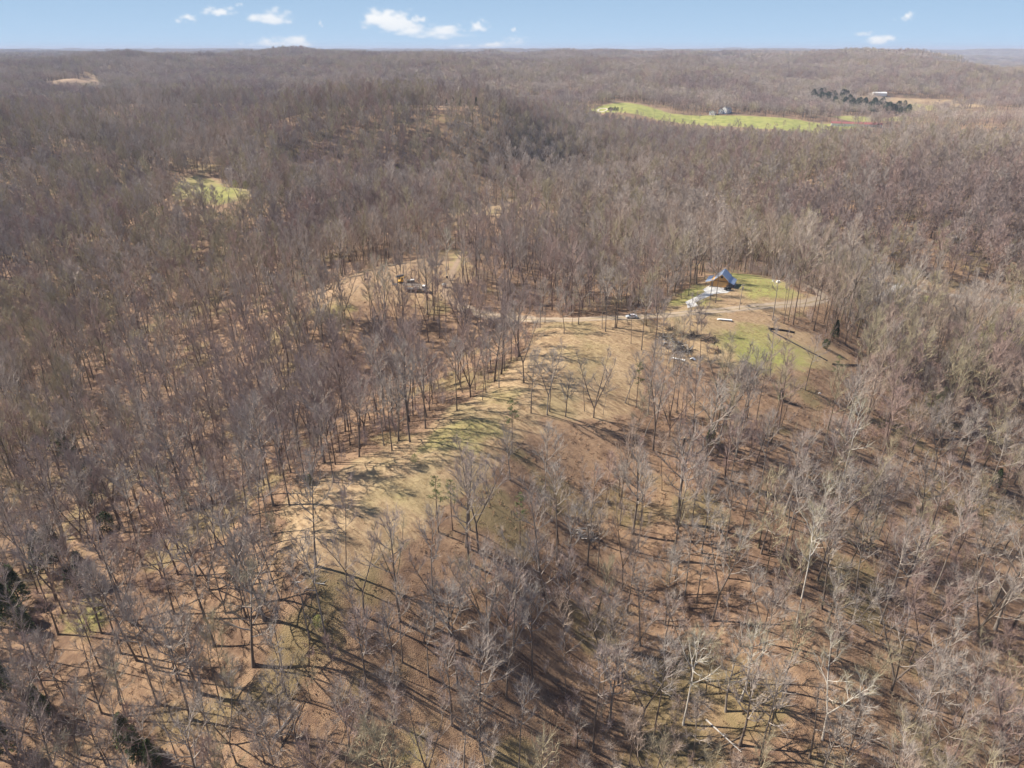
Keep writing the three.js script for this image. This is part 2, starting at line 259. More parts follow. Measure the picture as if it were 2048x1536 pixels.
const toS = (c) => 255 * (c <= 0.0031308 ? 12.92 * c : 1.055 * Math.pow(c, 1 / 2.4) - 0.055);
const SRGB = Uint8Array.from({ length: 4096 }, (_, i) => Math.round(clamp(toS(i / 4095), 0, 255)));
function groundMap(area, n, fine) {
  const d = new Uint8Array(n * n * 4), s = area.size / n;
  for (let j = 0; j < n; j++) for (let i = 0; i < n; i++) {
    const c = groundColour(area.x0 + (i + 0.5) * s, area.z0 - (j + 0.5) * s, fine), k = (j * n + i) * 4;
    d[k] = SRGB[clamp(c[0] * 4095, 0, 4095) | 0]; d[k + 1] = SRGB[clamp(c[1] * 4095, 0, 4095) | 0]; d[k + 2] = SRGB[clamp(c[2] * 4095, 0, 4095) | 0]; d[k + 3] = 255;
  }
  const t = new THREE.DataTexture(d, n, n); t.colorSpace = THREE.SRGBColorSpace; t.magFilter = THREE.LinearFilter; t.wrapS = t.wrapT = THREE.ClampToEdgeWrapping; t.needsUpdate = true; return t;
}
function bumpTile(n, seed) {
  const d = new Uint8Array(n * n * 4), r = mulberry(seed); const v = new Float32Array(n * n);
  for (let k = 0; k < n * n * 0.5; k++) { const cx = r() * n | 0, cy = r() * n | 0, h = r() * 0.6, w = 1 + r() * 3 | 0; for (let a = 0; a < w; a++) for (let b = 0; b < w; b++) { const q = ((cy + b) % n) * n + (cx + a) % n; v[q] = v[q] * 0.6 + h; } }
  for (let k = 0; k < n * n; k++) { d[k * 4] = d[k * 4 + 1] = d[k * 4 + 2] = clamp(v[k] * 220, 0, 255); d[k * 4 + 3] = 255; }
  const t = new THREE.DataTexture(d, n, n); t.magFilter = THREE.LinearFilter; t.wrapS = t.wrapT = THREE.RepeatWrapping; t.needsUpdate = true; return t;
}
const mapNear = groundMap(NEAR, 2048, true), mapMid = groundMap(MID, 2048, false);
console.log('ground maps');
const bumpT = bumpTile(512, 5);
const std = (rgb, rough = 0.95, more = {}) => { const m = new THREE.MeshStandardMaterial({ roughness: rough, metalness: 0, side: THREE.DoubleSide, ...more }); m.color.setRGB(...rgb); return m; };
{
  const n = (NX + 1) * (NZ + 1), pos = new Float32Array(n * 3), uv = new Float32Array(n * 2), uv1 = new Float32Array(n * 2);
  for (let j = 0, k = 0; j <= NZ; j++) for (let i = 0; i <= NX; i++, k++) { pos[k * 3] = XS[i]; pos[k * 3 + 1] = HT[k]; pos[k * 3 + 2] = ZS[j]; uv[k * 2] = XS[i]; uv[k * 2 + 1] = -ZS[j]; uv1[k * 2] = XS[i]; uv1[k * 2 + 1] = -ZS[j]; }
  const lists = [[], [], []];
  const within = (a, x, z) => x > a.x0 + 2 && x < a.x0 + a.size - 2 && z < a.z0 - 2 && z > a.z0 - a.size + 2;
  for (let j = 0; j < NZ; j++) for (let i = 0; i < NX; i++) {
    const a = j * (NX + 1) + i, b = a + 1, c = a + NX + 1, d = c + 1;
    const all = (area) => within(area, XS[i], ZS[j]) && within(area, XS[i + 1], ZS[j + 1]);
    lists[all(NEAR) ? 0 : all(MID) ? 1 : 2].push(a, b, c, b, d, c);
  }
  const g = new THREE.BufferGeometry();
  g.setAttribute('position', new THREE.BufferAttribute(pos, 3)); g.setAttribute('uv', new THREE.BufferAttribute(uv, 2)); g.setAttribute('uv1', new THREE.BufferAttribute(uv1, 2));
  const idx = new Uint32Array(lists[0].length + lists[1].length + lists[2].length); let o = 0;
  lists.forEach((l, m) => { idx.set(l, o); g.addGroup(o, l.length, m); o += l.length; });
  g.setIndex(new THREE.BufferAttribute(idx, 1)); g.computeVertexNormals();
  const fit = (t, a) => { t.repeat.set(1 / a.size, 1 / a.size); t.offset.set(-a.x0 / a.size, a.z0 / a.size); };
  fit(mapNear, NEAR); fit(mapMid, MID);
  const bn = bumpT.clone(); bn.repeat.set(1 / 24, 1 / 24); bn.needsUpdate = true;
  const mats = [std([1, 1, 1], 1, { map: mapNear, bumpMap: bn, bumpScale: 0.14 }), std([1, 1, 1], 1, { map: mapMid }), std([0.20, 0.135, 0.092], 1)];
  const m = new THREE.Mesh(g, mats); m.name = 'ground'; m.userData = { kind: 'structure', label: 'hilly ground of leaf litter, tan grass and far farmland', category: 'ground' }; m.receiveShadow = true; m.castShadow = true; scene.add(m);
}

// ------------------------------------------------------------------ helpers for things and parts
const taken = new Map();
function numbered(n) { const k = taken.get(n) || 0; taken.set(n, k + 1); return k ? `${n}_${String(k).padStart(3, '0')}` : n; }
function thing(name, label, category, x, y, z, turn = 0, group) {
  const o = new THREE.Group(); o.name = numbered(name); o.position.set(x, y, z); o.rotation.y = turn; o.userData = { label, category }; if (group) o.userData.group = group; scene.add(o); return o;
}
function part(name, geos, mat, parent, label) {
  const list = [].concat(geos).map((g) => g.index ? g.toNonIndexed() : g); for (const g of list) for (const k of Object.keys(g.attributes)) if (!['position', 'normal', 'uv'].includes(k)) g.deleteAttribute(k);
  const m = new THREE.Mesh(list.length > 1 ? mergeGeometries(list) : list[0], mat); m.name = name; m.castShadow = m.receiveShadow = true; if (label) m.userData.label = label; parent.add(m); return m;
}
const bx = (w, h, d, x = 0, y = 0, z = 0, ry = 0, rz = 0, rx = 0) => { const g = new THREE.BoxGeometry(w, h, d); if (rx) g.rotateX(rx); if (rz) g.rotateZ(rz); if (ry) g.rotateY(ry); g.translate(x, y, z); return g; };
const rbx = (w, h, d, r, x = 0, y = 0, z = 0) => { const g = new RoundedBoxGeometry(w, h, d, 2, r); g.translate(x, y, z); return g; };
function bar(a, b, r0, r1 = r0, n = 6) { const A = new THREE.Vector3(...a), B = new THREE.Vector3(...b), d = B.clone().sub(A), g = new THREE.CylinderGeometry(r1, r0, d.length(), n); g.applyQuaternion(new THREE.Quaternion().setFromUnitVectors(new THREE.Vector3(0, 1, 0), d.clone().normalize())); const c = A.add(B).multiplyScalar(0.5); g.translate(c.x, c.y, c.z); return g; }
function prism(pts, depth, x, y, z, bevel = 0.03) { const g = new THREE.ExtrudeGeometry(new THREE.Shape(pts.map(([a, b]) => new THREE.Vector2(a, b))), { depth: depth - 2 * bevel, bevelEnabled: bevel > 0, bevelSize: bevel, bevelThickness: bevel, bevelSegments: 1, steps: 1 }); g.translate(x, y, z + bevel); return g; }
// a sheet laid over the ground: the outline is cut into small triangles that follow the relief
function draped(outline, lift) {
  const pts = outline.map(([x, z]) => new THREE.Vector2(x, z)); if (THREE.ShapeUtils.isClockWise(pts)) pts.reverse();
  const out = [], cut = (a, b, c) => {
    const e = [a.distanceTo(b), b.distanceTo(c), c.distanceTo(a)], m = Math.max(...e);
    if (m < 1.6) { out.push(a, b, c); return; }
    const k = e.indexOf(m), [p, q, r] = k === 0 ? [a, b, c] : k === 1 ? [b, c, a] : [c, a, b], h = p.clone().add(q).multiplyScalar(0.5); cut(p, h, r); cut(h, q, r);
  };
  for (const [a, b, c] of THREE.ShapeUtils.triangulateShape(pts, [])) cut(pts[a], pts[b], pts[c]);
  const pos = new Float32Array(out.length * 3), uv = new Float32Array(out.length * 2); out.forEach((p, i) => { pos.set([p.x, hAt(p.x, p.y) + lift, p.y], i * 3); uv.set([p.x, -p.y], i * 2); });
  for (let i = 0; i < out.length; i += 3) for (let q = 0; q < 3; q++) { const t = pos[(i + 1) * 3 + q]; pos[(i + 1) * 3 + q] = pos[(i + 2) * 3 + q]; pos[(i + 2) * 3 + q] = t; }
  const g = new THREE.BufferGeometry(); g.setAttribute('position', new THREE.BufferAttribute(pos, 3)); g.setAttribute('uv', new THREE.BufferAttribute(uv, 2)); g.computeVertexNormals(); return g;
}
function ribbon(path, width, lift, rough = 0.4) {
  const cv = new THREE.CatmullRomCurve3(path.map(([x, z]) => new THREE.Vector3(x, 0, z))), n = Math.ceil(cv.getLength() / 1.4), rows = [], cols = 4;
  for (let i = 0; i <= n; i++) { const p = cv.getPointAt(i / n), t = cv.getTangentAt(i / n), nx = -t.z, nz = t.x, row = []; for (let c = 0; c <= cols; c++) { const e = c === 0 || c === cols ? (hash2(i, c * 7 + 3) - 0.5) * rough : 0, s = (c / cols - 0.5) * width + e; row.push([p.x + nx * s, p.z + nz * s]); } rows.push(row); }
  const pos = [], uv = [], idx = []; rows.forEach((r) => r.forEach(([x, z]) => { pos.push(x, hAt(x, z) + lift, z); uv.push(x, -z); }));
  for (let i = 0; i < n; i++) for (let c = 0; c < cols; c++) { const a = i * (cols + 1) + c; idx.push(a, a + cols + 1, a + 1, a + 1, a + cols + 1, a + cols + 2); }
  const g = new THREE.BufferGeometry(); g.setAttribute('position', new THREE.Float32BufferAttribute(pos, 3)); g.setAttribute('uv', new THREE.Float32BufferAttribute(uv, 2)); g.setIndex(idx); g.computeVertexNormals(); return g;
}
function structure(name, g, m, label) { const o = new THREE.Mesh(g, m); o.name = numbered(name); o.userData = { kind: 'structure', label, category: 'road' }; o.receiveShadow = true; scene.add(o); return o; }
function grainMap(a, b, n = 256, seed = 1, size = 6) {
  const d = new Uint8Array(n * n * 4), r = mulberry(seed); for (let i = 0; i < n * n; i++) { const q = clamp(0.55 * r() + 0.45 * vnoise((i % n) / 9, (i / n | 0) / 9)); for (let k = 0; k < 3; k++) d[i * 4 + k] = toS(lerp(a[k], b[k], q)); d[i * 4 + 3] = 255; }
  const t = new THREE.DataTexture(d, n, n); t.colorSpace = THREE.SRGBColorSpace; t.magFilter = THREE.LinearFilter; t.wrapS = t.wrapT = THREE.RepeatWrapping; t.repeat.set(1 / size, 1 / size); t.needsUpdate = true; return t;
}

// ------------------------------------------------------------------ roads and paving
const gravelMat = std([1, 1, 1], 1, { map: grainMap([0.31, 0.235, 0.165], [0.46, 0.365, 0.27], 256, 3, 22) });
const asphaltMat = std([1, 1, 1], 1, { map: grainMap([0.27, 0.225, 0.185], [0.37, 0.32, 0.275], 256, 4, 22) });
const concreteMat = std([1, 1, 1], 0.9, { map: grainMap([0.50, 0.495, 0.48], [0.60, 0.59, 0.57], 256, 6, 14) });
structure('gravel_road', ribbon(TRACKS.main, 4.2, 0.07, 1.1), gravelMat, 'tan gravel road along the ridge to the cabin');
structure('road_grass_strip', ribbon(TRACKS.main, 0.7, 0.09, 0.5), std([0.30, 0.23, 0.13]), 'thin worn grass strip between the gravel wheel tracks');
structure('gravel_lane', ribbon(TRACKS.truckLane, 2.2, 0.06, 1.2), std([1, 1, 1], 1, { map: grainMap([0.26, 0.18, 0.12], [0.38, 0.275, 0.19], 256, 8, 22) }), 'narrow gravel lane past the parked rig truck');
structure('valley_road', ribbon(TRACKS.valley, 5.0, 0.07, 0.5), asphaltMat, 'pale road along the foot of the wooded hillside');
structure('spur_track', ribbon(TRACKS.spurLane, 2.8, 0.06, 1.2), gravelMat, 'dirt track leaving the small green meadow');
structure('concrete_ramp', ribbon(TRACKS.ramp, 3.6, 0.09, 0.2), concreteMat, 'pale concrete ramp beside the valley road');
structure('driveway', draped(line([1370.3, 604.4], [1374, 610], [1375, 616], [1396, 612], [1391, 605], [1402, 599.5], [1419, 592.5], [1428, 588], [1440, 587], [1454, 586.4], [1464, 580.6], [1452, 577], [1438, 575], [1424, 572.3], [1415.6, 572.7], [1406, 579.5], [1410, 584.5], [1390, 594.5]), 0.10), concreteMat, 'white concrete driveway widening in front of the cabin');

// ------------------------------------------------------------------ bare trees
const bark = std([0.145, 0.115, 0.095], 0.95), bark2 = std([0.24, 0.205, 0.175], 0.95), barkPale = std([0.52, 0.48, 0.42], 0.9);
const limbMat = std([0.34, 0.292, 0.252], 0.95);
const twigMats = [std([0.385, 0.328, 0.29], 0.95), std([0.43, 0.385, 0.34], 0.95), std([0.375, 0.295, 0.27], 0.95), std([0.385, 0.35, 0.245], 0.95)];
class Buf {
  constructor() { this.p = []; this.n = []; this.i = []; }
  tube(pts, rad, sides) {
    const up = new THREE.Vector3(0, 0, 1), T = new THREE.Vector3(), A = new THREE.Vector3(), B = new THREE.Vector3(); const b0 = this.p.length / 3;
    pts.forEach((p, k) => {
      T.copy(pts[Math.min(k + 1, pts.length - 1)]).sub(pts[Math.max(k - 1, 0)]).normalize(); A.crossVectors(T, Math.abs(T.z) > 0.9 ? new THREE.Vector3(1, 0, 0) : up).normalize(); B.crossVectors(T, A);
      for (let s = 0; s < sides; s++) { const q = s / sides * Math.PI * 2, c = Math.cos(q), d = Math.sin(q), nx = A.x * c + B.x * d, ny = A.y * c + B.y * d, nz = A.z * c + B.z * d; this.p.push(p.x + nx * rad[k], p.y + ny * rad[k], p.z + nz * rad[k]); this.n.push(nx, ny, nz); }
    });
    for (let k = 0; k < pts.length - 1; k++) for (let s = 0; s < sides; s++) { const a = b0 + k * sides + s, b = b0 + k * sides + (s + 1) % sides; this.i.push(a, b, a + sides, b, b + sides, a + sides); }
  }
  blade(a, b, w, rnd) {                                            // a twig: one long thin tapering face
    const d = b.clone().sub(a).normalize(), s = new THREE.Vector3(rnd() - 0.5, rnd() - 0.5, rnd() - 0.5).cross(d).normalize().multiplyScalar(w / 2), n = s.clone().cross(d).normalize(), k = this.p.length / 3;
    this.p.push(a.x - s.x, a.y - s.y, a.z - s.z, a.x + s.x, a.y + s.y, a.z + s.z, b.x, b.y, b.z); for (let q = 0; q < 3; q++) this.n.push(n.x, n.y, n.z); this.i.push(k, k + 1, k + 2);
  }
  geo() { const g = new THREE.BufferGeometry(); g.setAttribute('position', new THREE.Float32BufferAttribute(this.p, 3)); g.setAttribute('normal', new THREE.Float32BufferAttribute(this.n, 3)); g.setIndex(this.i); return g; }
}
const V = (x, y, z) => new THREE.Vector3(x, y, z);
function makeTree(o) {
  const rnd = mulberry(o.seed), trunk = new Buf(), sets = [], twigs = new Buf(), H = o.H, j = (a) => (rnd() * 2 - 1) * a;
  const stems = [];
  const lean = V(j(1), 0, j(1)).multiplyScalar(o.lean ?? 0.05);
  const path = (a, dir, len, n, up, wob) => { const pts = [a.clone()], d = dir.clone().normalize(), p = a.clone(); for (let k = 0; k < n; k++) { d.add(V(j(wob), up, j(wob))).normalize(); p.addScaledVector(d, len / n); pts.push(p.clone()); } return pts; };
  const at = (pts, t) => { const f = clamp(t, 0, 0.9999) * (pts.length - 1), k = Math.floor(f); return pts[k].clone().lerp(pts[k + 1], f - k); };
  if (o.fork) {
    const fh = H * o.fork, base = path(V(0, -0.6, 0), V(lean.x, 1, lean.z), fh + 0.6, 4, 0.02, 0.03); trunk.tube(base, base.map((_, k) => o.r * (k ? 1 - 0.05 * k : 1.35)), o.sides);
    const nf = o.forks ?? 2, a0 = rnd() * 6.28;
    for (let k = 0; k < nf; k++) { const az = a0 + k * 6.283 / nf + j(0.3), sp = 0.32 + rnd() * 0.16; stems.push({ pts: path(base[base.length - 1], V(Math.cos(az) * sp, 1, Math.sin(az) * sp), (H - fh) * (0.9 + rnd() * 0.15), 7, 0.05, 0.05), r: o.r * 0.68, t0: o.bole * 0.7, share: 1 / nf }); }
  } else stems.push({ pts: path(V(0, -0.6, 0), V(lean.x, 1, lean.z), H + 0.4, 9, 0.012, o.wob ?? 0.04), r: o.r, t0: o.bole, share: 1 });
  for (const st of stems) {
    const limbs = new Buf(); sets.push(limbs);
    const n = st.pts.length - 1; trunk.tube(st.pts, st.pts.map((_, k) => Math.max(0.03, 1.12 * st.r * (k === 0 && !o.fork ? 1.4 : Math.pow(1 - k / n, 0.8) * 0.92 + 0.05))), o.sides);
    const nl = Math.round(o.limbs * (st.share < 1 ? st.share * 1.15 : 1)); let az = rnd() * 6.28;
    for (let k = 0; k < nl; k++) {
      const t = lerp(st.t0, 0.97, Math.pow((k + rnd() * 0.8) / nl, 0.9)), p = at(st.pts, t), f = (t - st.t0) / (1 - st.t0); az += 2.4 + j(0.5);
      const inc = lerp(o.low ?? 1.15, 0.45, f) + j(0.18), L = 1.2 * H * o.spread * lerp(1, 0.45, f * f) * (0.75 + rnd() * 0.5);
      const lp = path(p, V(Math.cos(az) * Math.sin(inc), Math.cos(inc), Math.sin(az) * Math.sin(inc)), L, 4, 0.14, 0.14), lr = st.r * lerp(0.58, 0.32, f);
      limbs.tube(lp, lp.map((_, q) => Math.max(0.018, lr * (1 - q / 4.4))), o.lsides);
      const nb = o.branches;
      for (let b = 0; b < nb; b++) {
        const bt = lerp(0.22, 1, (b + rnd()) / nb), bp = at(lp, bt), dir = at(lp, Math.min(1, bt + 0.15)).sub(at(lp, Math.max(0, bt - 0.15))).normalize(), bl = L * lerp(0.55, 0.3, bt) * (0.7 + rnd() * 0.6);
        const bd = dir.clone().add(V(j(0.85), 0.15 + j(0.55), j(0.85))).normalize(), bpts = path(bp, bd, bl, 2, 0.12, 0.18);
        limbs.tube(bpts, [lr * 0.48 + 0.016, lr * 0.3 + 0.016, 0.014], 3);
        for (let q = 0; q < o.twigs; q++) { const tp = at(bpts, 0.15 + 0.85 * rnd()), td = bd.clone().add(V(j(0.9), 0.25 + j(0.7), j(0.9))).normalize(); twigs.blade(tp, tp.clone().addScaledVector(td, (0.55 + rnd() * 1.25) * o.tl), o.tw * (0.7 + rnd() * 0.6), rnd); }
      }
    }
  }
  const sprays = sets.map((b) => solid(b.geo()));
  return { trunk: trunk.geo(), limbs: sprays.length > 1 ? mergeGeometries(sprays) : sprays[0], sprays, twigs: twigs.geo(), H };
}
const NEARQ = { sides: 7, lsides: 4, branches: 8, twigs: 13, tw: 0.026, tl: 1.35 }, MIDQ = { sides: 4, lsides: 3, branches: 5, twigs: 16, tw: 0.075, tl: 1.45 };
const FORMS = [
  { look: 'straight bare tree with narrow crown', seed: 11, H: 25, r: 0.195, bole: 0.48, limbs: 13, spread: 0.19 },
  { look: 'bare tree forked into two stems', seed: 23, H: 24, r: 0.234, bole: 0.3, fork: 0.3, forks: 2, limbs: 15, spread: 0.2 },
  { look: 'broad bare tree with spreading limbs', seed: 37, H: 22, r: 0.265, bole: 0.32, limbs: 14, spread: 0.24, low: 1.15 },
  { look: 'slender pole like bare tree', seed: 41, H: 22, r: 0.117, bole: 0.52, limbs: 10, spread: 0.14, wob: 0.06 },
  { look: 'leaning bare tree', seed: 59, H: 23, r: 0.187, bole: 0.42, limbs: 12, spread: 0.19, lean: 0.28, wob: 0.05 },
  { look: 'bare tree with three low stems', seed: 61, H: 23, r: 0.250, bole: 0.34, fork: 0.14, forks: 3, limbs: 16, spread: 0.17 },
  { look: 'crooked bare tree with rounded crown', seed: 73, H: 19, r: 0.172, bole: 0.38, limbs: 13, spread: 0.21, wob: 0.12, low: 1.2 },
  { look: 'thick old bare tree', seed: 83, H: 26, r: 0.359, bole: 0.36, limbs: 14, spread: 0.23, wob: 0.06, low: 1.2 },
  { look: 'tall bare tree with sparse top', seed: 97, H: 27, r: 0.18, bole: 0.58, limbs: 10, spread: 0.15 },
  { look: 'bare tree with long low limbs', seed: 103, H: 21, r: 0.22, bole: 0.26, limbs: 15, spread: 0.21, low: 1.45, wob: 0.05 },
  { look: 'young thin bare tree', seed: 109, H: 14, r: 0.085, bole: 0.35, limbs: 11, spread: 0.16, wob: 0.06 },
  { look: 'dead snag tree', seed: 127, H: 17, r: 0.22, bole: 0.42, limbs: 7, spread: 0.13, twigs: 3, wob: 0.06 },
];
const protoNear = FORMS.map((f) => makeTree({ ...NEARQ, ...f })), protoMid = FORMS.map((f) => makeTree({ ...MIDQ, ...f }));
console.log('tree triangles', protoNear.map((p) => (p.trunk.index.count + p.limbs.index.count + p.twigs.index.count) / 3).join(' '), '|', protoMid.map((p) => (p.trunk.index.count + p.limbs.index.count + p.twigs.index.count) / 3).join(' '));

// evergreens: a stem with boughs of needles in sprays
function makeEvergreen(o) {
  const rnd = mulberry(o.seed), trunk = new Buf(), needles = new Buf(), j = (a) => (rnd() * 2 - 1) * a;
  trunk.tube([V(0, -0.5, 0), V(j(0.1), o.H * 0.5, j(0.1)), V(0, o.H, 0)], [o.r * 1.2, o.r * 0.7, 0.02], 6);
  if (o.pine) {
    for (let b = 0; b < o.pine; b++) { const t = Math.pow(rnd(), 0.7), y = lerp(o.base, 0.97, t) * o.H, az = rnd() * 6.28, L = o.R * (1.15 - 0.75 * t) * (0.5 + rnd() * 0.7), e = V(Math.cos(az) * L, y + 0.25 * L + j(0.3), Math.sin(az) * L); trunk.tube([V(0, y, 0), e], [0.045, 0.012], 3); for (let q = 0; q < 24; q++) { const p = V(0, y, 0).lerp(e, 0.45 + 0.6 * rnd()).add(V(j(0.38), j(0.26), j(0.38))), d = V(j(1), 0.4 + j(0.6), j(1)).normalize(); needles.blade(p, p.clone().addScaledVector(d, 0.3 + rnd() * 0.3), 0.14, rnd); } }
    return { trunk: trunk.geo(), needles: needles.geo(), H: o.H };
  }
  const n = o.n;
  for (let k = 0; k < n; k++) {
    const t = Math.pow(rnd(), 0.8), y = lerp(o.base, 1, t) * o.H, R = o.R * (o.round ? Math.sqrt(Math.max(0.02, 1 - Math.pow(t * 1.9 - 0.85, 2))) : Math.pow(1 - t, 0.75) + 0.04), az = rnd() * 6.28, rr = R * Math.sqrt(0.12 + 0.88 * rnd()), lump = 0.72 + 0.5 * vnoise(az * 1.6 + o.seed, y * 0.7);
    const p = V(Math.cos(az) * rr * lump, y + j(0.25), Math.sin(az) * rr * lump), d = V(Math.cos(az) + j(0.7), 0.25 + j(0.8), Math.sin(az) + j(0.7)).normalize();
    needles.blade(p, p.clone().addScaledVector(d, o.s * (0.7 + rnd() * 0.7)), o.s * 0.55, rnd);
  }
  for (let k = 0; k < 14; k++) { const t = rnd(), y = lerp(o.base, 0.95, t) * o.H, az = rnd() * 6.28, R = o.R * (1 - t) * 0.8 + 0.2; trunk.tube([V(0, y, 0), V(Math.cos(az) * R, y + 0.3, Math.sin(az) * R)], [0.05, 0.015], 3); }
  return { trunk: trunk.geo(), needles: needles.geo(), H: o.H };
}
const needleMats = [std([0.05, 0.072, 0.028], 0.9), std([0.078, 0.108, 0.034], 0.9), std([0.11, 0.14, 0.048], 0.9)];
const cedarBark = std([0.14, 0.095, 0.07], 0.95);
const EVER = [{ seed: 5, H: 9, r: 0.14, base: 0.08, R: 1.9, n: 1500, s: 0.5 }, { seed: 6, H: 12, r: 0.18, base: 0.15, R: 2.6, n: 1900, s: 0.6 }, { seed: 7, H: 17, r: 0.16, base: 0.5, R: 2.3, pine: 24 }, { seed: 8, H: 4, r: 0.08, base: 0.03, R: 1.5, n: 800, s: 0.35, round: true }, { seed: 9, H: 17, r: 0.25, base: 0.1, R: 4.6, n: 1500, s: 0.95, round: true }].map(makeEvergreen);

const rng = mulberry(2024);
function solid(g) { const out = new Float32Array(g.attributes.position.count * 2); g.setAttribute('uv', new THREE.BufferAttribute(out, 2)); return g; }
for (const p of [...protoNear, ...protoMid]) { solid(p.trunk); solid(p.limbs); solid(p.twigs); }
for (const p of EVER) { solid(p.trunk); solid(p.needles); }

const bareTrees = [];                                               // every near tree first, the largest in view become things
function zoneOf(x, z) {
  const near = (pts, d) => pts.some(([px, pz]) => Math.hypot(px - x, pz - z) < d);
  if (near(LAND.strip, 16) || cover('tan', x, z) > 0.4 && near(LAND.strip, 60)) return 'at the tan grass ridge edge';
  if (near(LAND.trucks, 22)) return 'by the rig truck yard';
  if (near(LAND.yard, 20)) return 'beside the cabin yard';
  return 'on the leaf covered slope';
}
// trees that can be read one by one: [u, v of the foot, height in metres, form]
const READ = [[579, 1010, 24, 0], [668, 965, 21, 0], [604, 992, 15, 3], [612, 986, 17, 3], [718, 914, 25, 4], [641, 952, 14, 3], [768, 892, 20, 0], [784, 901, 22, 0], [792, 871, 15, 4], [820, 884, 28, 1], [806, 867, 17, 3], [851, 857, 26, 0], [854, 836, 22, 4], [914, 821, 23, 0], [925, 785, 18, 6], [965, 801, 20, 3], [972, 784, 19, 3], [998, 775, 21, 0], [1048, 765, 24, 1], [1062, 826, 19, 4], [1009, 741, 19, 0], [1022, 722, 22, 0], [950, 766, 16, 3], [977, 760, 17, 3], [1080, 656, 19, 0], [1090, 645, 18, 0], [1128, 668, 17, 6], [1144, 650, 15, 3], [1157, 648, 23, 0], [1204, 657, 23, 3], [1211, 663, 24, 0], [1230, 656, 25, 0], [1233, 655, 24, 0], [1262, 688, 19, 3], [1283, 700, 23, 0], [1094, 830, 22, 1], [1099, 823, 20, 0], [1131, 833, 15, 2], [1169, 822, 17, 3], [1187, 835, 22, 5], [1206, 829, 13, 3], [1250, 806, 17, 6], [1257, 810, 14, 3], [1296, 828, 24, 0], [1303, 792, 20, 3], [1353, 826, 20, 0], [1322, 706, 20, 0], [1314, 660, 21, 1], [1290, 870, 17, 6], [958, 1105, 27, 1], [727, 1232, 22, 1], [980, 1010, 15, 3], [1117, 960, 14, 3], [1020, 960, 16, 2], [940, 1060, 18, 0],
  [1377, 592, 20, 0], [1420, 600, 22, 0], [1431, 606, 23, 0], [1362, 598, 14, 3], [1545, 640, 26, 0], [1568, 622, 16, 3], [1395, 660, 15, 3], [1357, 735, 19, 0], [1376, 715, 22, 3], [1383, 712, 20, 3], [1459, 738, 14, 3], [1338, 735, 12, 3], [1610, 780, 20, 0], [1540, 760, 21, 4], [1560, 765, 18, 3],
  [855, 600, 27, 4], [838, 563, 22, 0], [808, 555, 22, 0], [823, 550, 20, 0], [870, 580, 21, 3], [893, 552, 22, 0], [897, 540, 21, 0], [925, 555, 22, 0], [770, 640, 26, 1], [772, 636, 22, 0], [747, 648, 22, 0], [708, 650, 18, 6], [640, 645, 24, 0], [650, 640, 26, 0], [655, 643, 24, 0], [663, 650, 25, 0], [686, 637, 25, 0], [690, 638, 24, 5], [610, 640, 22, 0], [805, 660, 20, 2], [866, 620, 22, 0], [838, 595, 20, 3],
  [1480, 1490, 20, 7], [1645, 1480, 23, 1], [1280, 1290, 23, 4], [1330, 1250, 22, 0], [975, 1270, 24, 5], [1245, 1370, 23, 1], [1195, 1150, 19, 0], [1240, 1050, 19, 0], [1450, 1100, 22, 0], [1370, 1190, 22, 0], [1255, 1225, 20, 4], [1990, 1260, 27, 7], [1800, 1210, 24, 7], [1690, 870, 24, 7], [1740, 1090, 23, 2], [1920, 940, 23, 2], [250, 1240, 25, 5], [330, 1010, 26, 1], [370, 895, 26, 1], [410, 870, 24, 5], [130, 1080, 24, 7], [480, 1150, 24, 5], [560, 1200, 22, 4], [790, 1360, 22, 4], [700, 1500, 21, 4]];
for (const [u, v, h, f] of READ) { const p = ground(u, v); bareTrees.push({ x: p.x, z: p.z, y: p.y, r: p.r, f, s: h / FORMS[f].H, a: rng() * 6.28, tint: rng(), read: true }); }
const seen = (x, y, z) => { const dz = -z * cosP - (y - EYE) * sinP, dy = (y - EYE) * cosP - z * sinP; if (dz < 1) return null; return [1024 + x / dz * FOCAL, 768 - dy / dz * FOCAL, dz]; };
const pickForm = (t) => { const w = [0.17, 0.10, 0.06, 0.15, 0.11, 0.06, 0.05, 0.03, 0.12, 0.05, 0.08, 0.02]; for (let k = 0, a = 0; k < w.length; k++) { a += w[k]; if (t < a) return k; } return 0; };
// jittered grid; thinner where the wood is open
const NEAR_R = 400, MID_R = 1500;
const near = [], mid = [];
{
  const grid = new Map(), key = (x, z) => Math.floor(x / 4) * 100003 + Math.floor(z / 4);
  for (const t of bareTrees) grid.set(key(t.x, t.z), t);
  for (let z = 60; z > -MID_R; z -= 6.1) for (let x = -1250; x < 1250; x += 6.1) {
    const X = x + (rng() - 0.5) * 5, Z = z + (rng() - 0.5) * 5, q = rng(), q2 = rng(), q3 = rng(), q4 = rng(), r = Math.hypot(X, Z), az = Math.atan2(X, -Z);
    if (r < 55 || r > MID_R || Math.abs(az) > (r < 250 ? 1.25 : 0.86)) continue;
    const open = cover('open', X, Z), dens = lerp(0.52, 1, smooth(0.3, 0.62, fbm(X / 45 + 11, Z / 45 + 2, 3))); if (q > dens * (1 - open) * (r > NEAR_R ? 0.9 : r < 260 ? lerp(1.0, 0.6, smooth(-0.32, -0.1, az)) : 0.9)) continue;
    if (r < 300 && grid.has(key(X, Z))) continue;
    const t = { x: X, z: Z, y: hAt(X, Z), r, f: pickForm(q2), s: 0.66 + 0.56 * q3 + (q4 > 0.94 ? 0.12 : 0), a: q4 * 6.28, tint: hash2(Math.floor(X * 7), Math.floor(Z * 7)) };
    (r < NEAR_R ? near : mid).push(t);
  }
}
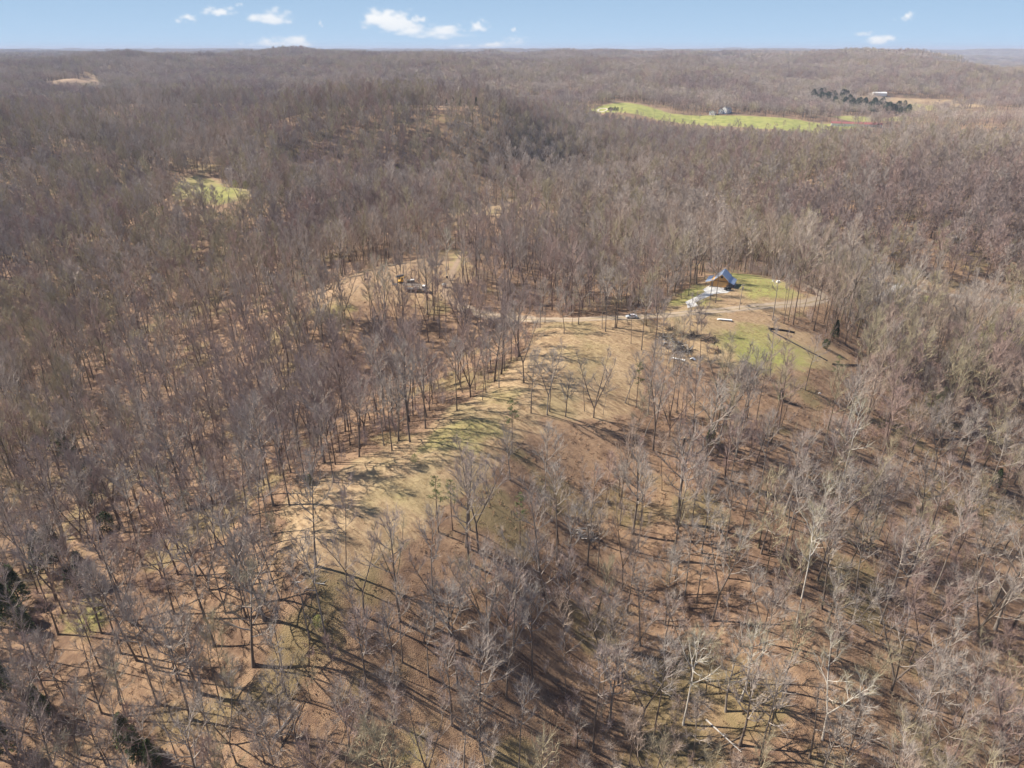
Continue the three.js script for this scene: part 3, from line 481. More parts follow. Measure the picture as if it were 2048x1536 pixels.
for (const t of near) { const p = seen(t.x, t.y + 8, t.z); t.size = p && p[0] > -20 && p[0] < 2068 && p[1] > 0 && p[1] < 1540 ? t.s * FORMS[t.f].H / p[2] * FOCAL : 0; }
near.sort((a, b) => b.size - a.size);
const single = [...bareTrees, ...near.slice(0, 300 - bareTrees.length)], rest = near.slice(300 - bareTrees.length);
console.log('trees', single.length, rest.length, mid.length);

const treeGroups = FORMS.map((f, k) => {
  return (bk, tw) => { const g = new THREE.Group(); const p = protoNear[k]; for (const [n, geo, m] of [['trunk', p.trunk, bk], ...p.sprays.map((l) => ['limbs', l, bk === barkPale ? barkPale : limbMat]), ['crown', p.twigs, tw]]) { const o = new THREE.Mesh(geo, m); o.name = n; o.castShadow = o.receiveShadow = true; g.add(o); } return g; };
});
const tintWords = ['grey', 'silvery', 'reddish', 'olive'];
for (const t of single) {
  const pale = t.tint > 0.965, ti = t.tint < 0.52 ? 0 : t.tint < 0.66 ? 1 : t.tint < 0.92 ? 2 : 3, zone = zoneOf(t.x, t.z);
  const g = treeGroups[t.f](pale ? barkPale : t.tint < 0.3 ? bark2 : bark, twigMats[ti]);
  g.name = numbered('bare_tree'); g.position.set(t.x, t.y, t.z); g.rotation.y = t.a; g.scale.set(t.s * (t.read ? 1 : 0.85 + 0.3 * hash2(Math.floor(t.x * 9), 5)), t.s, t.s * (t.read ? 1 : 0.85 + 0.3 * hash2(Math.floor(t.z * 9), 8)));
    g.userData = { label: `${pale ? 'white barked' : tintWords[ti]} ${FORMS[t.f].look} ${zone}`, category: 'tree', group: `bare trees ${zone}` };
  scene.add(g);
}
// the rest of the wood: too many to pick apart
function woodPart(name, geos, mats, list, tints, parent, scaleY = () => 1) {
  if (!list.length) return; const g = mergeGeometries(geos, true), m = new THREE.InstancedMesh(g, mats, list.length), M = new THREE.Matrix4(), Q = new THREE.Quaternion(), E = new THREE.Euler(), C = new THREE.Color();
  list.forEach((t, i) => { E.set(0, t.a, 0); Q.setFromEuler(E); M.compose(V(t.x, t.y - (t.sink || 0), t.z), Q, V(t.s, t.s * scaleY(t), t.s)); m.setMatrixAt(i, M); m.setColorAt(i, C.setRGB(...tints(t))); });
  m.name = name; m.castShadow = m.receiveShadow = true; m.userData = { kind: 'stuff' }; parent.add(m);
}
function stuff(name, label, category) { const g = new THREE.Group(); g.name = name; g.userData = { kind: 'stuff', label, category }; scene.add(g); return g; }
const TONE = [[0.80, 0.74, 0.76], [0.98, 0.83, 0.82], [1, 1, 1], [1.04, 1.04, 0.80], [1.10, 1.0, 0.92], [1.2, 1.19, 1.17]];
const tintOf = (t) => { const p = (fbm(t.x / 110 + 5, t.z / 110, 2) - 0.5) * 1.5 + t.tint * 0.62 + 0.2, k = clamp(p, 0, 0.999) * TONE.length, a = TONE[Math.floor(k)], v = 0.82 + 0.36 * hash2(Math.floor(t.x * 3) + 9, Math.floor(t.z * 3)); return [a[0] * v, a[1] * v, a[2] * v]; };
const tall = (t) => 0.84 + 0.4 * hash2(Math.floor(t.x * 5) + 77, Math.floor(t.z * 5));
const woodNear = stuff('forest', 'dense bare winter forest of grey brown trees on the slopes', 'forest');
FORMS.forEach((_, k) => woodPart('tree_mass', [protoNear[k].trunk, protoNear[k].limbs, protoNear[k].twigs], [bark, limbMat, twigMats[0]], rest.filter((t) => t.f === k), tintOf, woodNear, tall));
const woodMid = stuff('hillside_forest', 'hazy bare forest covering the hillsides behind the ridge', 'forest');
FORMS.forEach((_, k) => woodPart('tree_mass', [protoMid[k].trunk, protoMid[k].limbs, protoMid[k].twigs], [bark, limbMat, twigMats[0]], mid.filter((t) => t.f === k), tintOf, woodMid, tall));
// understory saplings and brush
{
  const r = mulberry(404), brush = [0, 1, 2].map((k) => { const tw = new Buf(), st = new Buf(), rn = mulberry(500 + k), j = (a) => (rn() * 2 - 1) * a; for (let s = 0; s < 7 + k * 2; s++) { const b = V(j(0.5), -0.2, j(0.5)), top = V(b.x * 2 + j(1.3), 2.4 + rn() * 3.2 * (k ? 1 : 0.6), b.z * 2 + j(1.3)), m = b.clone().lerp(top, 0.5).add(V(j(0.3), 0, j(0.3))); st.tube([b, m, top], [0.035, 0.022, 0.008], 3); for (let q = 0; q < 26; q++) { const p = b.clone().lerp(top, 0.25 + 0.75 * rn()), d = V(j(1), 0.4 + j(0.7), j(1)).normalize(); tw.blade(p, p.clone().addScaledVector(d, 0.4 + rn() * 0.9), 0.04, rn); } } return [solid(st.geo()), solid(tw.geo())]; });
  const lists = [[], [], []];
  for (let k = 0; k < 17000; k++) { const az = (r() * 2 - 1) * 0.85, d = 60 + 520 * Math.sqrt(r()), x = Math.sin(az) * d, z = -Math.cos(az) * d, open = cover('open', x, z), q = r(), a = r() * 6.28, s = 0.5 + r() * 0.9, f = r() * 3 | 0; if (open > 0.4 || q > 0.15 + 0.75 * smooth(0.42, 0.66, fbm(x / 24 + 70, z / 24, 3))) continue; lists[f].push({ x, z, y: hAt(x, z), s, a, tint: r() }); }
  const under = stuff('undergrowth', 'thin brown saplings and brush under the bare trees', 'undergrowth');
  lists.forEach((l, k) => woodPart('brush_mass', brush[k], [limbMat, twigMats[2]], l, tintOf, under));
  console.log('brush', lists.map((l) => l.length).join(' '));
}
// dead grass tufts on the mown ridge and fields, leaf drifts and sticks on the forest floor: real relief, nobody could count it
{
  const r = mulberry(1717), straw = std([0.46, 0.335, 0.19]), leafM = std([0.29, 0.18, 0.112]), stickM = std([0.26, 0.21, 0.17]);
  const tuft = (() => { const b = new Buf(), rn = mulberry(31), j = (a) => (rn() * 2 - 1) * a; for (let k = 0; k < 14; k++) { const p = V(j(0.28), 0, j(0.28)), d = V(j(0.8) + 0.35, 0.8, j(0.8)).normalize(); b.blade(p, p.clone().addScaledVector(d, 0.14 + rn() * 0.16), 0.05, rn); } return solid(b.geo()); })();
  const drift = (() => { const b = new Buf(), rn = mulberry(32), j = (a) => (rn() * 2 - 1) * a; for (let k = 0; k < 12; k++) { const p = V(j(0.5), 0.02 + rn() * 0.06, j(0.5)), d = V(j(1), 0.15 + rn() * 0.45, j(1)).normalize(); b.blade(p, p.clone().addScaledVector(d, 0.2 + rn() * 0.15), 0.16, rn); } return solid(b.geo()); })();
  const stick = (() => { const b = new Buf(), rn = mulberry(33), j = (a) => (rn() * 2 - 1) * a; for (let k = 0; k < 3; k++) { const a = V(j(0.6), 0.08, j(0.6)), c = a.clone().add(V(j(1.6), 0.05 + rn() * 0.25, j(1.6))); b.tube([a, c], [0.04, 0.015], 3); } return solid(b.geo()); })();
  const lists = [[], [], []];
  for (let k = 0; k < 100000; k++) {
    const az = (r() * 2 - 1) * 0.72, d = 68 + 270 * Math.sqrt(r()), x = Math.sin(az) * d, z = -Math.cos(az) * d, q = r(), a = r() * 6.28, s = 0.6 + r() * 0.8, tint = r();
    if (cover('gravel', x, z) > 0.05) continue; const tan = cover('tan', x, z), n = fbm(x / 8 + 3, z / 8, 2);
    if (tan > 0.5) { if (q < 0.35 + n * 0.8) lists[0].push({ x, z, y: hAt(x, z), s, a: (a - 3.14) * 0.25 + 0.8, tint }); } else if (q < 0.06) lists[2].push({ x, z, y: hAt(x, z), s: s * 1.1, a, tint }); else if (q < 0.1 + n * 0.75) lists[1].push({ x, z, y: hAt(x, z), s, a, tint });
  }
  const shade = (t) => { const v = 0.82 + 0.36 * t.tint; return [v, v * (0.96 + 0.08 * t.tint), v]; };
  woodPart('grass_mass', [tuft], [straw], lists[0], shade, stuff('dry_grass', 'dry straw coloured grass tufts on the ridge and fields', 'grass'));
  woodPart('leaf_mass', [drift], [leafM], lists[1], shade, stuff('leaf_litter', 'brown fallen leaves lying between the trees', 'leaf litter'));
  woodPart('stick_mass', [stick], [stickM], lists[2], shade, stuff('fallen_sticks', 'small grey sticks strewn over the leaf litter', 'sticks'));
  console.log('cover', lists.map((l) => l.length).join(' '));
}
// far woods: clumps of crowns, coarser with distance
function clump(seed, K, patch, N, len, wid) {
  const rn = mulberry(seed), st = new Buf(), tw = new Buf(), j = (a) => (rn() * 2 - 1) * a;
  for (let k = 0; k < K; k++) {
    const cx = j(patch / 2), cz = j(patch / 2), h = 17 + rn() * 8, R = 3.2 + rn() * 2.2; st.tube([V(cx, -1.5, cz), V(cx + j(0.5), h * 0.9, cz + j(0.5))], [0.26, 0.06], 3);
    for (let q = 0; q < N; q++) { const t = rn(), az = rn() * 6.28, rr = R * Math.sqrt(rn()) * (0.35 + 0.9 * Math.sin(Math.PI * Math.min(1, 0.15 + 0.85 * t))), p = V(cx + Math.cos(az) * rr, h * (0.4 + 0.56 * t), cz + Math.sin(az) * rr), d = V(Math.cos(az) * 0.7 + j(0.4), 0.9 + j(0.6), Math.sin(az) * 0.7 + j(0.4)).normalize(); tw.blade(p, p.clone().addScaledVector(d, len * (0.6 + rn() * 0.8)), wid, rn); }
  }
  return [solid(st.geo()), solid(tw.geo())];
}
{
  const r = mulberry(909), sets = [[1500, 3600, 14, 5, 60, 2.8, 0.34], [3600, 17000, 42, 18, 22, 4.2, 1.5]];
  const names = [['far_forest', 'blue grey wooded hills behind the farmland'], ['horizon_forest', 'faint wooded plateau along the horizon']];
  sets.forEach(([r0, r1, step, K, N, len, wid], n) => {
    const protos = [0, 1, 2].map((k) => clump(700 + n * 10 + k, K, step * 1.25, N, len, wid)), lists = [[], [], []];
    for (let z = -r0 * 0.6; z > -r1; z -= step) for (let x = -r1 * 0.75; x < r1 * 0.75; x += step) {
      const X = x + (r() - 0.5) * step, Z = z + (r() - 0.5) * step, q = r(), a = r() * 6.28, f = r() * 3 | 0, s = 0.8 + r() * 0.4, d = Math.hypot(X, Z); if (d < r0 || d > r1 || Math.abs(Math.atan2(X, -Z)) > 0.74) continue;
      const hp = step * 0.6; if (inside(maskMid, X, Z) && Math.max(cover('open', X, Z), cover('open', X + hp, Z), cover('open', X - hp, Z), cover('open', X, Z + hp), cover('open', X, Z - hp)) > 0.75) continue; if (q > 0.96 * (1 - cover('open', X, Z))) continue;
      lists[f].push({ x: X, z: Z, y: hAt(X, Z), s, a, tint: r() });
    }
    const g = stuff(names[n][0], names[n][1], 'forest'); lists.forEach((l, k) => woodPart('tree_mass', protos[k], [bark, twigMats[0]], l, tintOf, g)); console.log(names[n][0], lists.map((l) => l.length).join(' '));
  });
}

// ------------------------------------------------------------------ evergreens and budding trees, one by one
function evergreen(u, v, kind, s, label, group, m = 0) {
  const p = ground(u, v), g = thing('cedar_tree', label, 'tree', p.x, p.y, p.z, hash2(u, v) * 6.28, group); g.scale.setScalar(s);
  for (const [n, geo, mt] of [['trunk', EVER[kind].trunk, cedarBark], ['crown', EVER[kind].needles, needleMats[m]]]) { const o = new THREE.Mesh(geo, mt); o.name = n; o.castShadow = o.receiveShadow = true; g.add(o); }
}
for (const [u, v, k, s, m] of [[95, 1150, 1, 1.0, 0], [150, 1190, 0, 0.8, 0], [140, 925, 1, 0.95, 1], [110, 900, 0, 1.0, 1], [180, 1020, 0, 1.0, 0], [215, 1060, 3, 1.2, 0], [30, 1250, 1, 0.9, 1], [60, 1270, 0, 0.8, 1], [20, 1515, 1, 0.8, 1], [280, 1520, 0, 0.8, 1], [310, 1535, 0, 0.7, 1], [75, 885, 0, 0.8, 1], [120, 1130, 1, 0.9, 0], [175, 1180, 1, 0.8, 0], [45, 1215, 1, 0.9, 1], [15, 1400, 1, 0.9, 1], [90, 1440, 0, 0.9, 1], [260, 1500, 1, 0.7, 1], [205, 1000, 1, 0.8, 0], [160, 950, 0, 0.9, 1]]) evergreen(u, v, k, s * 1.3, 'dark green cedar among bare trees in the deep hollow', 'cedars in the hollow', m);
for (const [u, v, k, s, m] of [[1420, 890, 0, 0.85, 1], [1560, 800, 0, 0.5, 1], [1990, 975, 0, 0.8, 0], [620, 968, 3, 0.7, 1]]) evergreen(u, v, k, s, 'small green cedar standing between bare trunks on the slope', 'small slope cedars', m);
for (const [u, v, k, s, m] of [[1024, 905, 2, 1.0, 1], [1272, 815, 2, 0.95, 1], [877, 1065, 2, 0.95, 1], [905, 1060, 2, 0.85, 1], [1040, 1090, 2, 0.9, 2], [1663, 790, 2, 0.9, 2]]) evergreen(u, v, k, s, 'slim pine with a green tuft on a long bare stem', 'slim pines by the grass ridge', 2);
evergreen(1650, 697, 3, 0.95, 'round dark green bush on the orange dirt bank', undefined, 0);
evergreen(1668, 678, 0, 0.9, 'dark cedar behind the round bush on the dirt bank', undefined, 0);
for (const [u, v, k, s] of [[675, 425, 0, 1], [690, 432, 0, 0.9], [708, 435, 0, 0.9], [683, 430, 1, 0.7]]) evergreen(u, v, k, s, 'dark cedar in the row below the small green meadow', 'cedars below the green meadow', 0);
for (const [u, v, k, s] of [[1200, 385, 1, 0.9], [1222, 392, 0, 1], [1240, 402, 1, 0.8], [1300, 405, 1, 0.9], [1322, 412, 1, 1], [1345, 408, 1, 1], [1310, 425, 0, 1], [1335, 440, 0, 1], [1255, 410, 0, 0.9]]) evergreen(u, v, k, s, 'dark green cedar in the valley behind the cabin', 'cedars in the valley behind the cabin', 1);
for (const [u, v] of [[1580, 468], [1490, 500], [1600, 470], [1510, 520], [1455, 520]]) evergreen(u, v, 0, 0.95, 'lone cedar on the wooded hillside beyond the cabin', 'cedars on the far hillside', 1);
{
  const r = mulberry(66);
  for (let k = 0; k < 110; k++) { const left = k < 55, u = left ? 1622 + r() * 78 : 1690 + r() * 125, v = left ? 198 + r() * 20 : 212 + r() * 14 + (u - 1690) * 0.06; evergreen(u, v, 4, 1.0 + r() * 0.6, 'tall dark pine in the evergreen stand beside the farmland', 'pines of the farmland stand', 0); }
  for (let k = 0; k < 22; k++) evergreen(350 + r() * 90, 246 + r() * 24, 1, 0.9 + r() * 0.4, 'dark cedar in the shaded valley head behind the green meadow', 'cedars in the valley head', 0);
  for (let k = 0; k < 8; k++) evergreen(890 + k * 15 + r() * 6, 213 + r() * 2, 0, 1 + r() * 0.3, 'small dark cedar along the hilltop clearing', 'cedars along the hilltop clearing', 0);
}
{
  const buds = std([0.36, 0.36, 0.12], 0.9), buds2 = std([0.30, 0.30, 0.145], 0.9), geo = [0, 1].map((k) => { const tw = new Buf(), rn = mulberry(1200 + k), j = (a) => (rn() * 2 - 1) * a; for (let q = 0; q < 1500; q++) { const az = rn() * 6.28, t = rn(), R = 3.2 * Math.sqrt(rn()) * Math.sin(Math.PI * (0.18 + 0.8 * t)), p = V(Math.cos(az) * R, 3 + t * 7, Math.sin(az) * R), d = V(j(1), j(1), j(1)).normalize(); tw.blade(p, p.clone().addScaledVector(d, 0.3 + rn() * 0.25), 0.14, rn); } return solid(tw.geo()); });
  for (const [u, v, s, m] of [[1860, 830, 1.1, 1], [1880, 815, 0.9, 1], [225, 432, 1, 0], [330, 436, 0.9, 0], [180, 400, 0.9, 1], [375, 420, 0.7, 0], [452, 362, 0.9, 0], [472, 380, 0.8, 0], [495, 385, 1, 1], [640, 1262, 0.45, 0], [500, 830, 0.5, 1], [795, 352, 1, 0], [860, 350, 1, 1], [830, 345, 1, 1], [830, 930, 0.35, 0], [1450, 700, 0.3, 1], [1130, 330, 1, 1], [1350, 330, 1, 0], [260, 360, 0.9, 1], [300, 530, 1, 1], [190, 700, 0.9, 1], [1700, 470, 0.9, 1], [1950, 470, 0.9, 1], [1960, 690, 0.8, 1]]) {
    const p = ground(u, v), g = thing('budding_tree', m ? 'small tree hazed with olive green spring buds among bare trees' : 'small tree covered in bright yellow green spring buds', 'tree', p.x, p.y, p.z, u, m ? 'olive budding trees' : 'yellow green budding trees'); g.scale.setScalar(s);
    for (const [n, gg, mt] of [['trunk', protoMid[6].trunk, bark], ['limbs', protoMid[6].limbs, limbMat], ['crown', geo[m], m ? buds2 : buds]]) { const o = new THREE.Mesh(gg, mt); o.name = n; if (n !== 'crown') o.scale.set(0.55, 0.52, 0.55); o.castShadow = o.receiveShadow = true; g.add(o); }
  }
}
// ------------------------------------------------------------------ cabin
const roofMetal = std([0.46, 0.54, 0.68], 0.4, { metalness: 0.55 }), whiteMetal = std([0.80, 0.80, 0.79], 0.55), woodOrange = std([0.60, 0.32, 0.11], 0.8), woodLight = std([0.66, 0.38, 0.15], 0.8), woodDark = std([0.20, 0.11, 0.055], 0.85), glass = std([0.03, 0.04, 0.05], 0.12), black = std([0.02, 0.02, 0.022], 0.6), tyre = std([0.025, 0.025, 0.025], 0.9), steel = std([0.42, 0.42, 0.43], 0.5, { metalness: 0.6 }), stoneMat = std([0.36, 0.24, 0.17], 0.95);
{
  const p = ground(1441, 575), o = thing('cabin', 'wooden cabin with pale metal gable roof and open side porch', 'cabin', p.x, p.y, p.z, -0.427), D = 8.4;
  let low = 9; for (const [lx, lz] of [[-5, 0], [5.6, 0], [-5, -D], [5.6, -D]]) { const c = Math.cos(-0.427), s = Math.sin(-0.427); low = Math.min(low, hAt(p.x + lx * c + lz * s, p.z - lx * s + lz * c) - p.y); }
  part('foundation', bx(10.9, 0.5 - low, D + 0.3, 0.35, low / 2 - 0.1, -D / 2), std([0.45, 0.43, 0.40]), o);
  part('wall', prism([[-4.8, 0.16], [2.9, 0.16], [2.9, 3.7], [0, 6.15], [-3.0, 3.6], [-4.8, 2.7]], D, 0, 0, -D, 0.02), woodOrange, o);
  const slab = (x0, y0, x1, y1, z0, z1, t = 0.1) => { const L = Math.hypot(x1 - x0, y1 - y0), g = bx(L, t, z1 - z0, 0, 0, 0, 0, Math.atan2(y1 - y0, x1 - x0)); g.translate((x0 + x1) / 2, (y0 + y1) / 2, (z0 + z1) / 2); return g; };
  const ribs = (x0, y0, x1, y1, z0, z1) => { const out = []; for (let z = z0 + 0.15; z < z1; z += 0.6) { const L = Math.hypot(x1 - x0, y1 - y0), g = bx(L - 0.02, 0.05, 0.05, 0, 0.065, 0, 0, 0); g.rotateZ(Math.atan2(y1 - y0, x1 - x0)); g.translate((x0 + x1) / 2, (y0 + y1) / 2, z); out.push(g); } return out; };
  for (const [n, x0, y0, x1, y1, lab] of [['roof', 0, 6.42, 3.25, 3.55], ['roof', -3.3, 3.52, 0, 6.42], ['porch_roof', 2.95, 3.28, 5.75, 2.0], ['lean_to_roof', -6.9, 2.05, -3.0, 3.30]]) { const r = part(n, slab(x0, y0, x1, y1, -D - 0.45, 0.55), roofMetal, o); part('seam', ribs(x0, y0, x1, y1, -D - 0.4, 0.5), roofMetal, r); }
  const trim = part('fascia', [slab(-0.02, 6.30, 3.25, 3.42, 0.56, 0.60, 0.22), slab(-3.3, 3.40, 0.02, 6.30, 0.56, 0.60, 0.22), slab(-6.9, 1.95, -3.2, 3.16, 0.56, 0.60, 0.16)], whiteMetal, o);
  const d = part('garage_door', bx(3.6, 2.5, 0.08, 0.75, 1.42, 0.05), woodLight, o); for (let k = 0; k < 4; k++) part('panel', bx(3.4, 0.5, 0.05, 0.75, 0.52 + k * 0.6, 0.115), woodLight, d);
  part('door', bx(1.0, 2.1, 0.08, -3.9, 1.22, 0.05), woodDark, o); part('beam', bx(7.5, 0.22, 0.12, -0.95, 2.95, 0.07), woodDark, o);
  const w = part('window', bx(0.8, 0.8, 0.06, 0, 4.85, 0.04), glass, o); part('frame', [bx(1.0, 0.1, 0.1, 0, 4.40, 0.05), bx(1.0, 0.1, 0.1, 0, 5.30, 0.05), bx(0.1, 0.8, 0.1, -0.45, 4.85, 0.05), bx(0.1, 0.8, 0.1, 0.45, 4.85, 0.05)], woodDark, w);
  for (const z of [-2.2, -5.6]) { const s = part('window', bx(0.06, 1.1, 1.2, 2.94, 1.7, z), glass, o); part('frame', [bx(0.1, 0.12, 1.44, 2.96, 1.1, z), bx(0.1, 0.12, 1.44, 2.96, 2.3, z), bx(0.1, 1.1, 0.12, 2.96, 1.7, z - 0.66), bx(0.1, 1.1, 0.12, 2.96, 1.7, z + 0.66)], whiteMetal, s); }
  for (const z of [0.2, -2.8, -5.6, -8.3]) part('post', bx(0.18, 2.1, 0.18, 5.45, 1.06, z), woodDark, o);
  for (const z of [0.2, -8.3]) part('post', bx(0.18, 2.1, 0.18, -6.6, 1.02, z), woodDark, o);
  part('porch_rail', [bx(0.08, 0.1, 8.2, 5.45, 0.95, -4.05), bx(0.06, 0.06, 8.2, 5.45, 0.55, -4.05)], std([0.30, 0.10, 0.08]), o);
}
function wheel(parent, x, y, z, r = 0.34, w = 0.24) { const g = new THREE.CylinderGeometry(r, r, w, 16); g.rotateX(Math.PI / 2); g.translate(x, y, z); const t = part('wheel', g, tyre, parent), h = new THREE.CylinderGeometry(r * 0.55, r * 0.55, w + 0.02, 12); h.rotateX(Math.PI / 2); h.translate(x, y, z); part('rim', h, steel, t); }
{ // utility vehicle on the pad
  const p = ground(1455, 581), o = thing('utility_vehicle', 'black open utility vehicle parked on the concrete beside the porch', 'vehicle', p.x, p.y + 0.1, p.z, 0.25);
  part('body', [rbx(2.9, 0.55, 1.4, 0.12, 0, 0.75, 0), rbx(0.9, 0.35, 1.3, 0.1, 1.0, 1.1, 0), rbx(1.0, 0.4, 1.4, 0.06, -0.95, 1.15, 0)], black, o);
  part('roof', rbx(1.5, 0.08, 1.35, 0.03, -0.05, 2.0, 0), black, o);
  part('roll_cage', [[0.65, 0.6], [0.65, -0.6], [-0.75, 0.6], [-0.75, -0.6]].map(([x, z]) => bar([x, 0.95, z], [x * 0.92, 1.98, z], 0.035)), steel, o);
  part('seat', [rbx(0.5, 0.15, 1.1, 0.04, -0.2, 1.1, 0), rbx(0.12, 0.55, 1.1, 0.04, -0.48, 1.38, 0)], std([0.08, 0.08, 0.09]), o);
  for (const x of [-0.95, 0.95]) for (const z of [-0.68, 0.68]) wheel(o, x, 0.34, z, 0.34, 0.28);
}
function utilityPole(u, v, h, label) {
  const p = ground(u, v), o = thing('utility_pole', label, 'utility pole', p.x, p.y, p.z, 0.5), wood = std([0.36, 0.30, 0.24]);
  part('pole', bar([0, -0.5, 0], [0, h, 0], 0.17, 0.11, 10), wood, o); const a = part('crossarm', bx(2.2, 0.12, 0.12, 0, h - 0.5, 0.16), wood, o);
  for (const x of [-0.95, 0, 0.95]) part('insulator', bar([x, h - 0.44, 0.16], [x, h - 0.2, 0.16], 0.05, 0.04, 8), whiteMetal, a);
  part('transformer', bar([0.36, h - 2.4, 0.02], [0.36, h - 1.4, 0.02], 0.24, 0.24, 14), steel, o);
}
utilityPole(1478, 620, 11.2, 'grey wooden utility pole beside the gravel road near the cabin');
{ // car on the ridge road
  const p = ground(1263, 636), o = thing('parked_car', 'silver car parked at the roadside under bare trees', 'car', p.x, p.y + 0.05, p.z, 0.06), paint = std([0.62, 0.66, 0.70], 0.3, { metalness: 0.3 });
  part('body', prism([[-2.25, 0.35], [2.2, 0.35], [2.28, 0.7], [2.1, 0.98], [1.3, 1.02], [-1.35, 1.02], [-2.15, 0.86], [-2.28, 0.6]], 1.78, 0, 0, -0.89, 0.06), paint, o);
  part('cabin_glass', prism([[-1.2, 1.03], [1.55, 1.03], [1.15, 1.42], [-0.45, 1.42]], 1.56, 0, 0, -0.78, 0.04), glass, o); part('roof', rbx(1.65, 0.08, 1.5, 0.03, 0.32, 1.48, 0), std([0.78, 0.76, 0.80], 0.35), o);
  for (const x of [-1.4, 1.4]) for (const z of [-0.82, 0.82]) wheel(o, x, 0.34, z);
  for (const z of [-0.62, 0.62]) { part('headlight', rbx(0.1, 0.16, 0.36, 0.03, -2.26, 0.68, z), whiteMetal, o); part('tail_light', rbx(0.08, 0.16, 0.34, 0.03, 2.22, 0.72, z), std([0.35, 0.02, 0.02], 0.3), o); }
}
{ // drilling rig truck in the dirt yard
  const p = ground(832, 583), o = thing('rig_truck', 'white rig truck with long pale mast laid over its deck', 'truck', p.x, p.y, p.z, -0.12), cream = std([0.74, 0.70, 0.62], 0.6);
  part('chassis', [bx(10.6, 0.35, 0.9, 0, 0.95, 0), bx(7.4, 0.18, 2.3, -1.4, 1.22, 0)], std([0.16, 0.14, 0.13]), o);
  const cab = part('cab', prism([[3.1, 1.1], [5.4, 1.1], [5.4, 1.9], [4.5, 2.15], [4.3, 2.95], [3.1, 2.95]], 2.3, 0, 0, -1.15, 0.05), whiteMetal, o); part('windscreen', bx(0.06, 0.65, 1.9, 4.46, 2.55, 0, 0, 0.25), glass, cab); for (const z of [-1.16, 1.16]) part('window', bx(0.8, 0.55, 0.04, 3.75, 2.45, z), glass, cab);
  part('mast', [bx(8.6, 0.16, 0.16, -1.6, 3.35, 0.45), bx(8.6, 0.16, 0.16, -1.6, 3.35, -0.45), bx(8.6, 0.14, 0.14, -1.6, 2.75, 0.45), bx(8.6, 0.14, 0.14, -1.6, 2.75, -0.45), ...Array.from({ length: 12 }, (_, k) => bar([-5.8 + k * 0.74, 2.78, 0.45], [-5.45 + k * 0.74, 3.32, 0.45], 0.05)), ...Array.from({ length: 12 }, (_, k) => bx(0.1, 0.1, 0.9, -5.7 + k * 0.75, 3.36, 0))], cream, o);
  part('mast_support', [bx(0.3, 1.5, 0.9, -5.1, 2.05, 0), bx(0.3, 1.4, 0.9, 2.2, 2.0, 0)], cream, o); part('compressor', rbx(2.4, 1.1, 1.9, 0.08, 0.4, 1.9, 0), std([0.46, 0.44, 0.42], 0.6), o); part('pipe_rack', Array.from({ length: 5 }, (_, k) => bar([-4.6, 1.5, -0.8 + k * 0.3], [-1.2, 1.5, -0.8 + k * 0.3], 0.1, 0.1, 8)), steel, o);
  for (const x of [4.3, -2.2, -3.6]) for (const z of [-1.0, 1.0]) wheel(o, x, 0.52, z, 0.52, 0.34);
}
{ // tracked digger
  const p = ground(803, 566), o = thing('excavator', 'small yellow excavator with raised arm beside the rig truck', 'excavator', p.x, p.y, p.z, 0.5), yellow = std([0.72, 0.42, 0.08], 0.5);
  for (const z of [-0.85, 0.85]) part('track', rbx(2.9, 0.65, 0.45, 0.28, 0, 0.36, z), tyre, o);
  part('body', [rbx(2.1, 0.8, 1.7, 0.1, -0.3, 1.15, 0)], yellow, o); const c = part('cab', rbx(1.0, 1.3, 0.9, 0.08, 0.2, 2.2, 0.35), yellow, o); part('window', bx(0.7, 0.7, 0.96, 0.28, 2.35, 0.35), glass, c);
  part('boom', [bar([0.6, 1.5, -0.3], [2.0, 3.3, -0.3], 0.2, 0.16), bar([2.0, 3.3, -0.3], [3.0, 2.9, -0.3], 0.16, 0.14)], yellow, o); part('stick', bar([3.0, 2.95, -0.3], [3.3, 1.3, -0.3], 0.13, 0.1), yellow, o); part('bucket', prism([[3.0, 0.6], [3.7, 0.6], [3.6, 1.3], [3.2, 1.35]], 0.8, 0, 0, -0.7, 0.02), std([0.25, 0.2, 0.15]), o);
}
{
  const p = ground(800, 556), o = thing('pipe_trailer', 'dark trailer loaded with bundled pipes behind the excavator', 'trailer', p.x, p.y, p.z, 0.7); part('bed', bx(4.2, 0.2, 1.8, 0, 0.8, 0), std([0.10, 0.10, 0.11]), o); part('drawbar', bar([2.1, 0.75, 0], [3.3, 0.5, 0], 0.07), black, o); for (let k = 0; k < 9; k++) part('pipe', bar([-2, 1.0 + Math.floor(k / 5) * 0.24, -0.7 + (k % 5) * 0.32 + (k > 4 ? 0.16 : 0)], [2, 1.0 + Math.floor(k / 5) * 0.24, -0.7 + (k % 5) * 0.32 + (k > 4 ? 0.16 : 0)], 0.12, 0.12, 8), k % 3 ? std([0.14, 0.14, 0.15]) : std([0.42, 0.40, 0.38]), o); for (const z of [-0.95, 0.95]) wheel(o, 0, 0.42, z, 0.42);
}
{
  const p = ground(822, 566), o = thing('skip_bin', 'dark green waste skip with a white lid near the rig truck', 'skip', p.x, p.y, p.z, 0.1), gm = std([0.10, 0.115, 0.09]); part('tub', prism([[-1.5, 0.1], [1.5, 0.1], [1.9, 1.5], [-1.9, 1.5]], 1.8, 0, 0, -0.9, 0.04), gm, o); part('lid', bx(1.7, 0.1, 1.7, 0.7, 1.6, 0, 0, 0.08), whiteMetal, o); part('rib', [bx(0.1, 1.2, 1.9, -0.8, 0.8, 0), bx(0.1, 1.2, 1.9, 0.8, 0.8, 0)], gm, o);
}
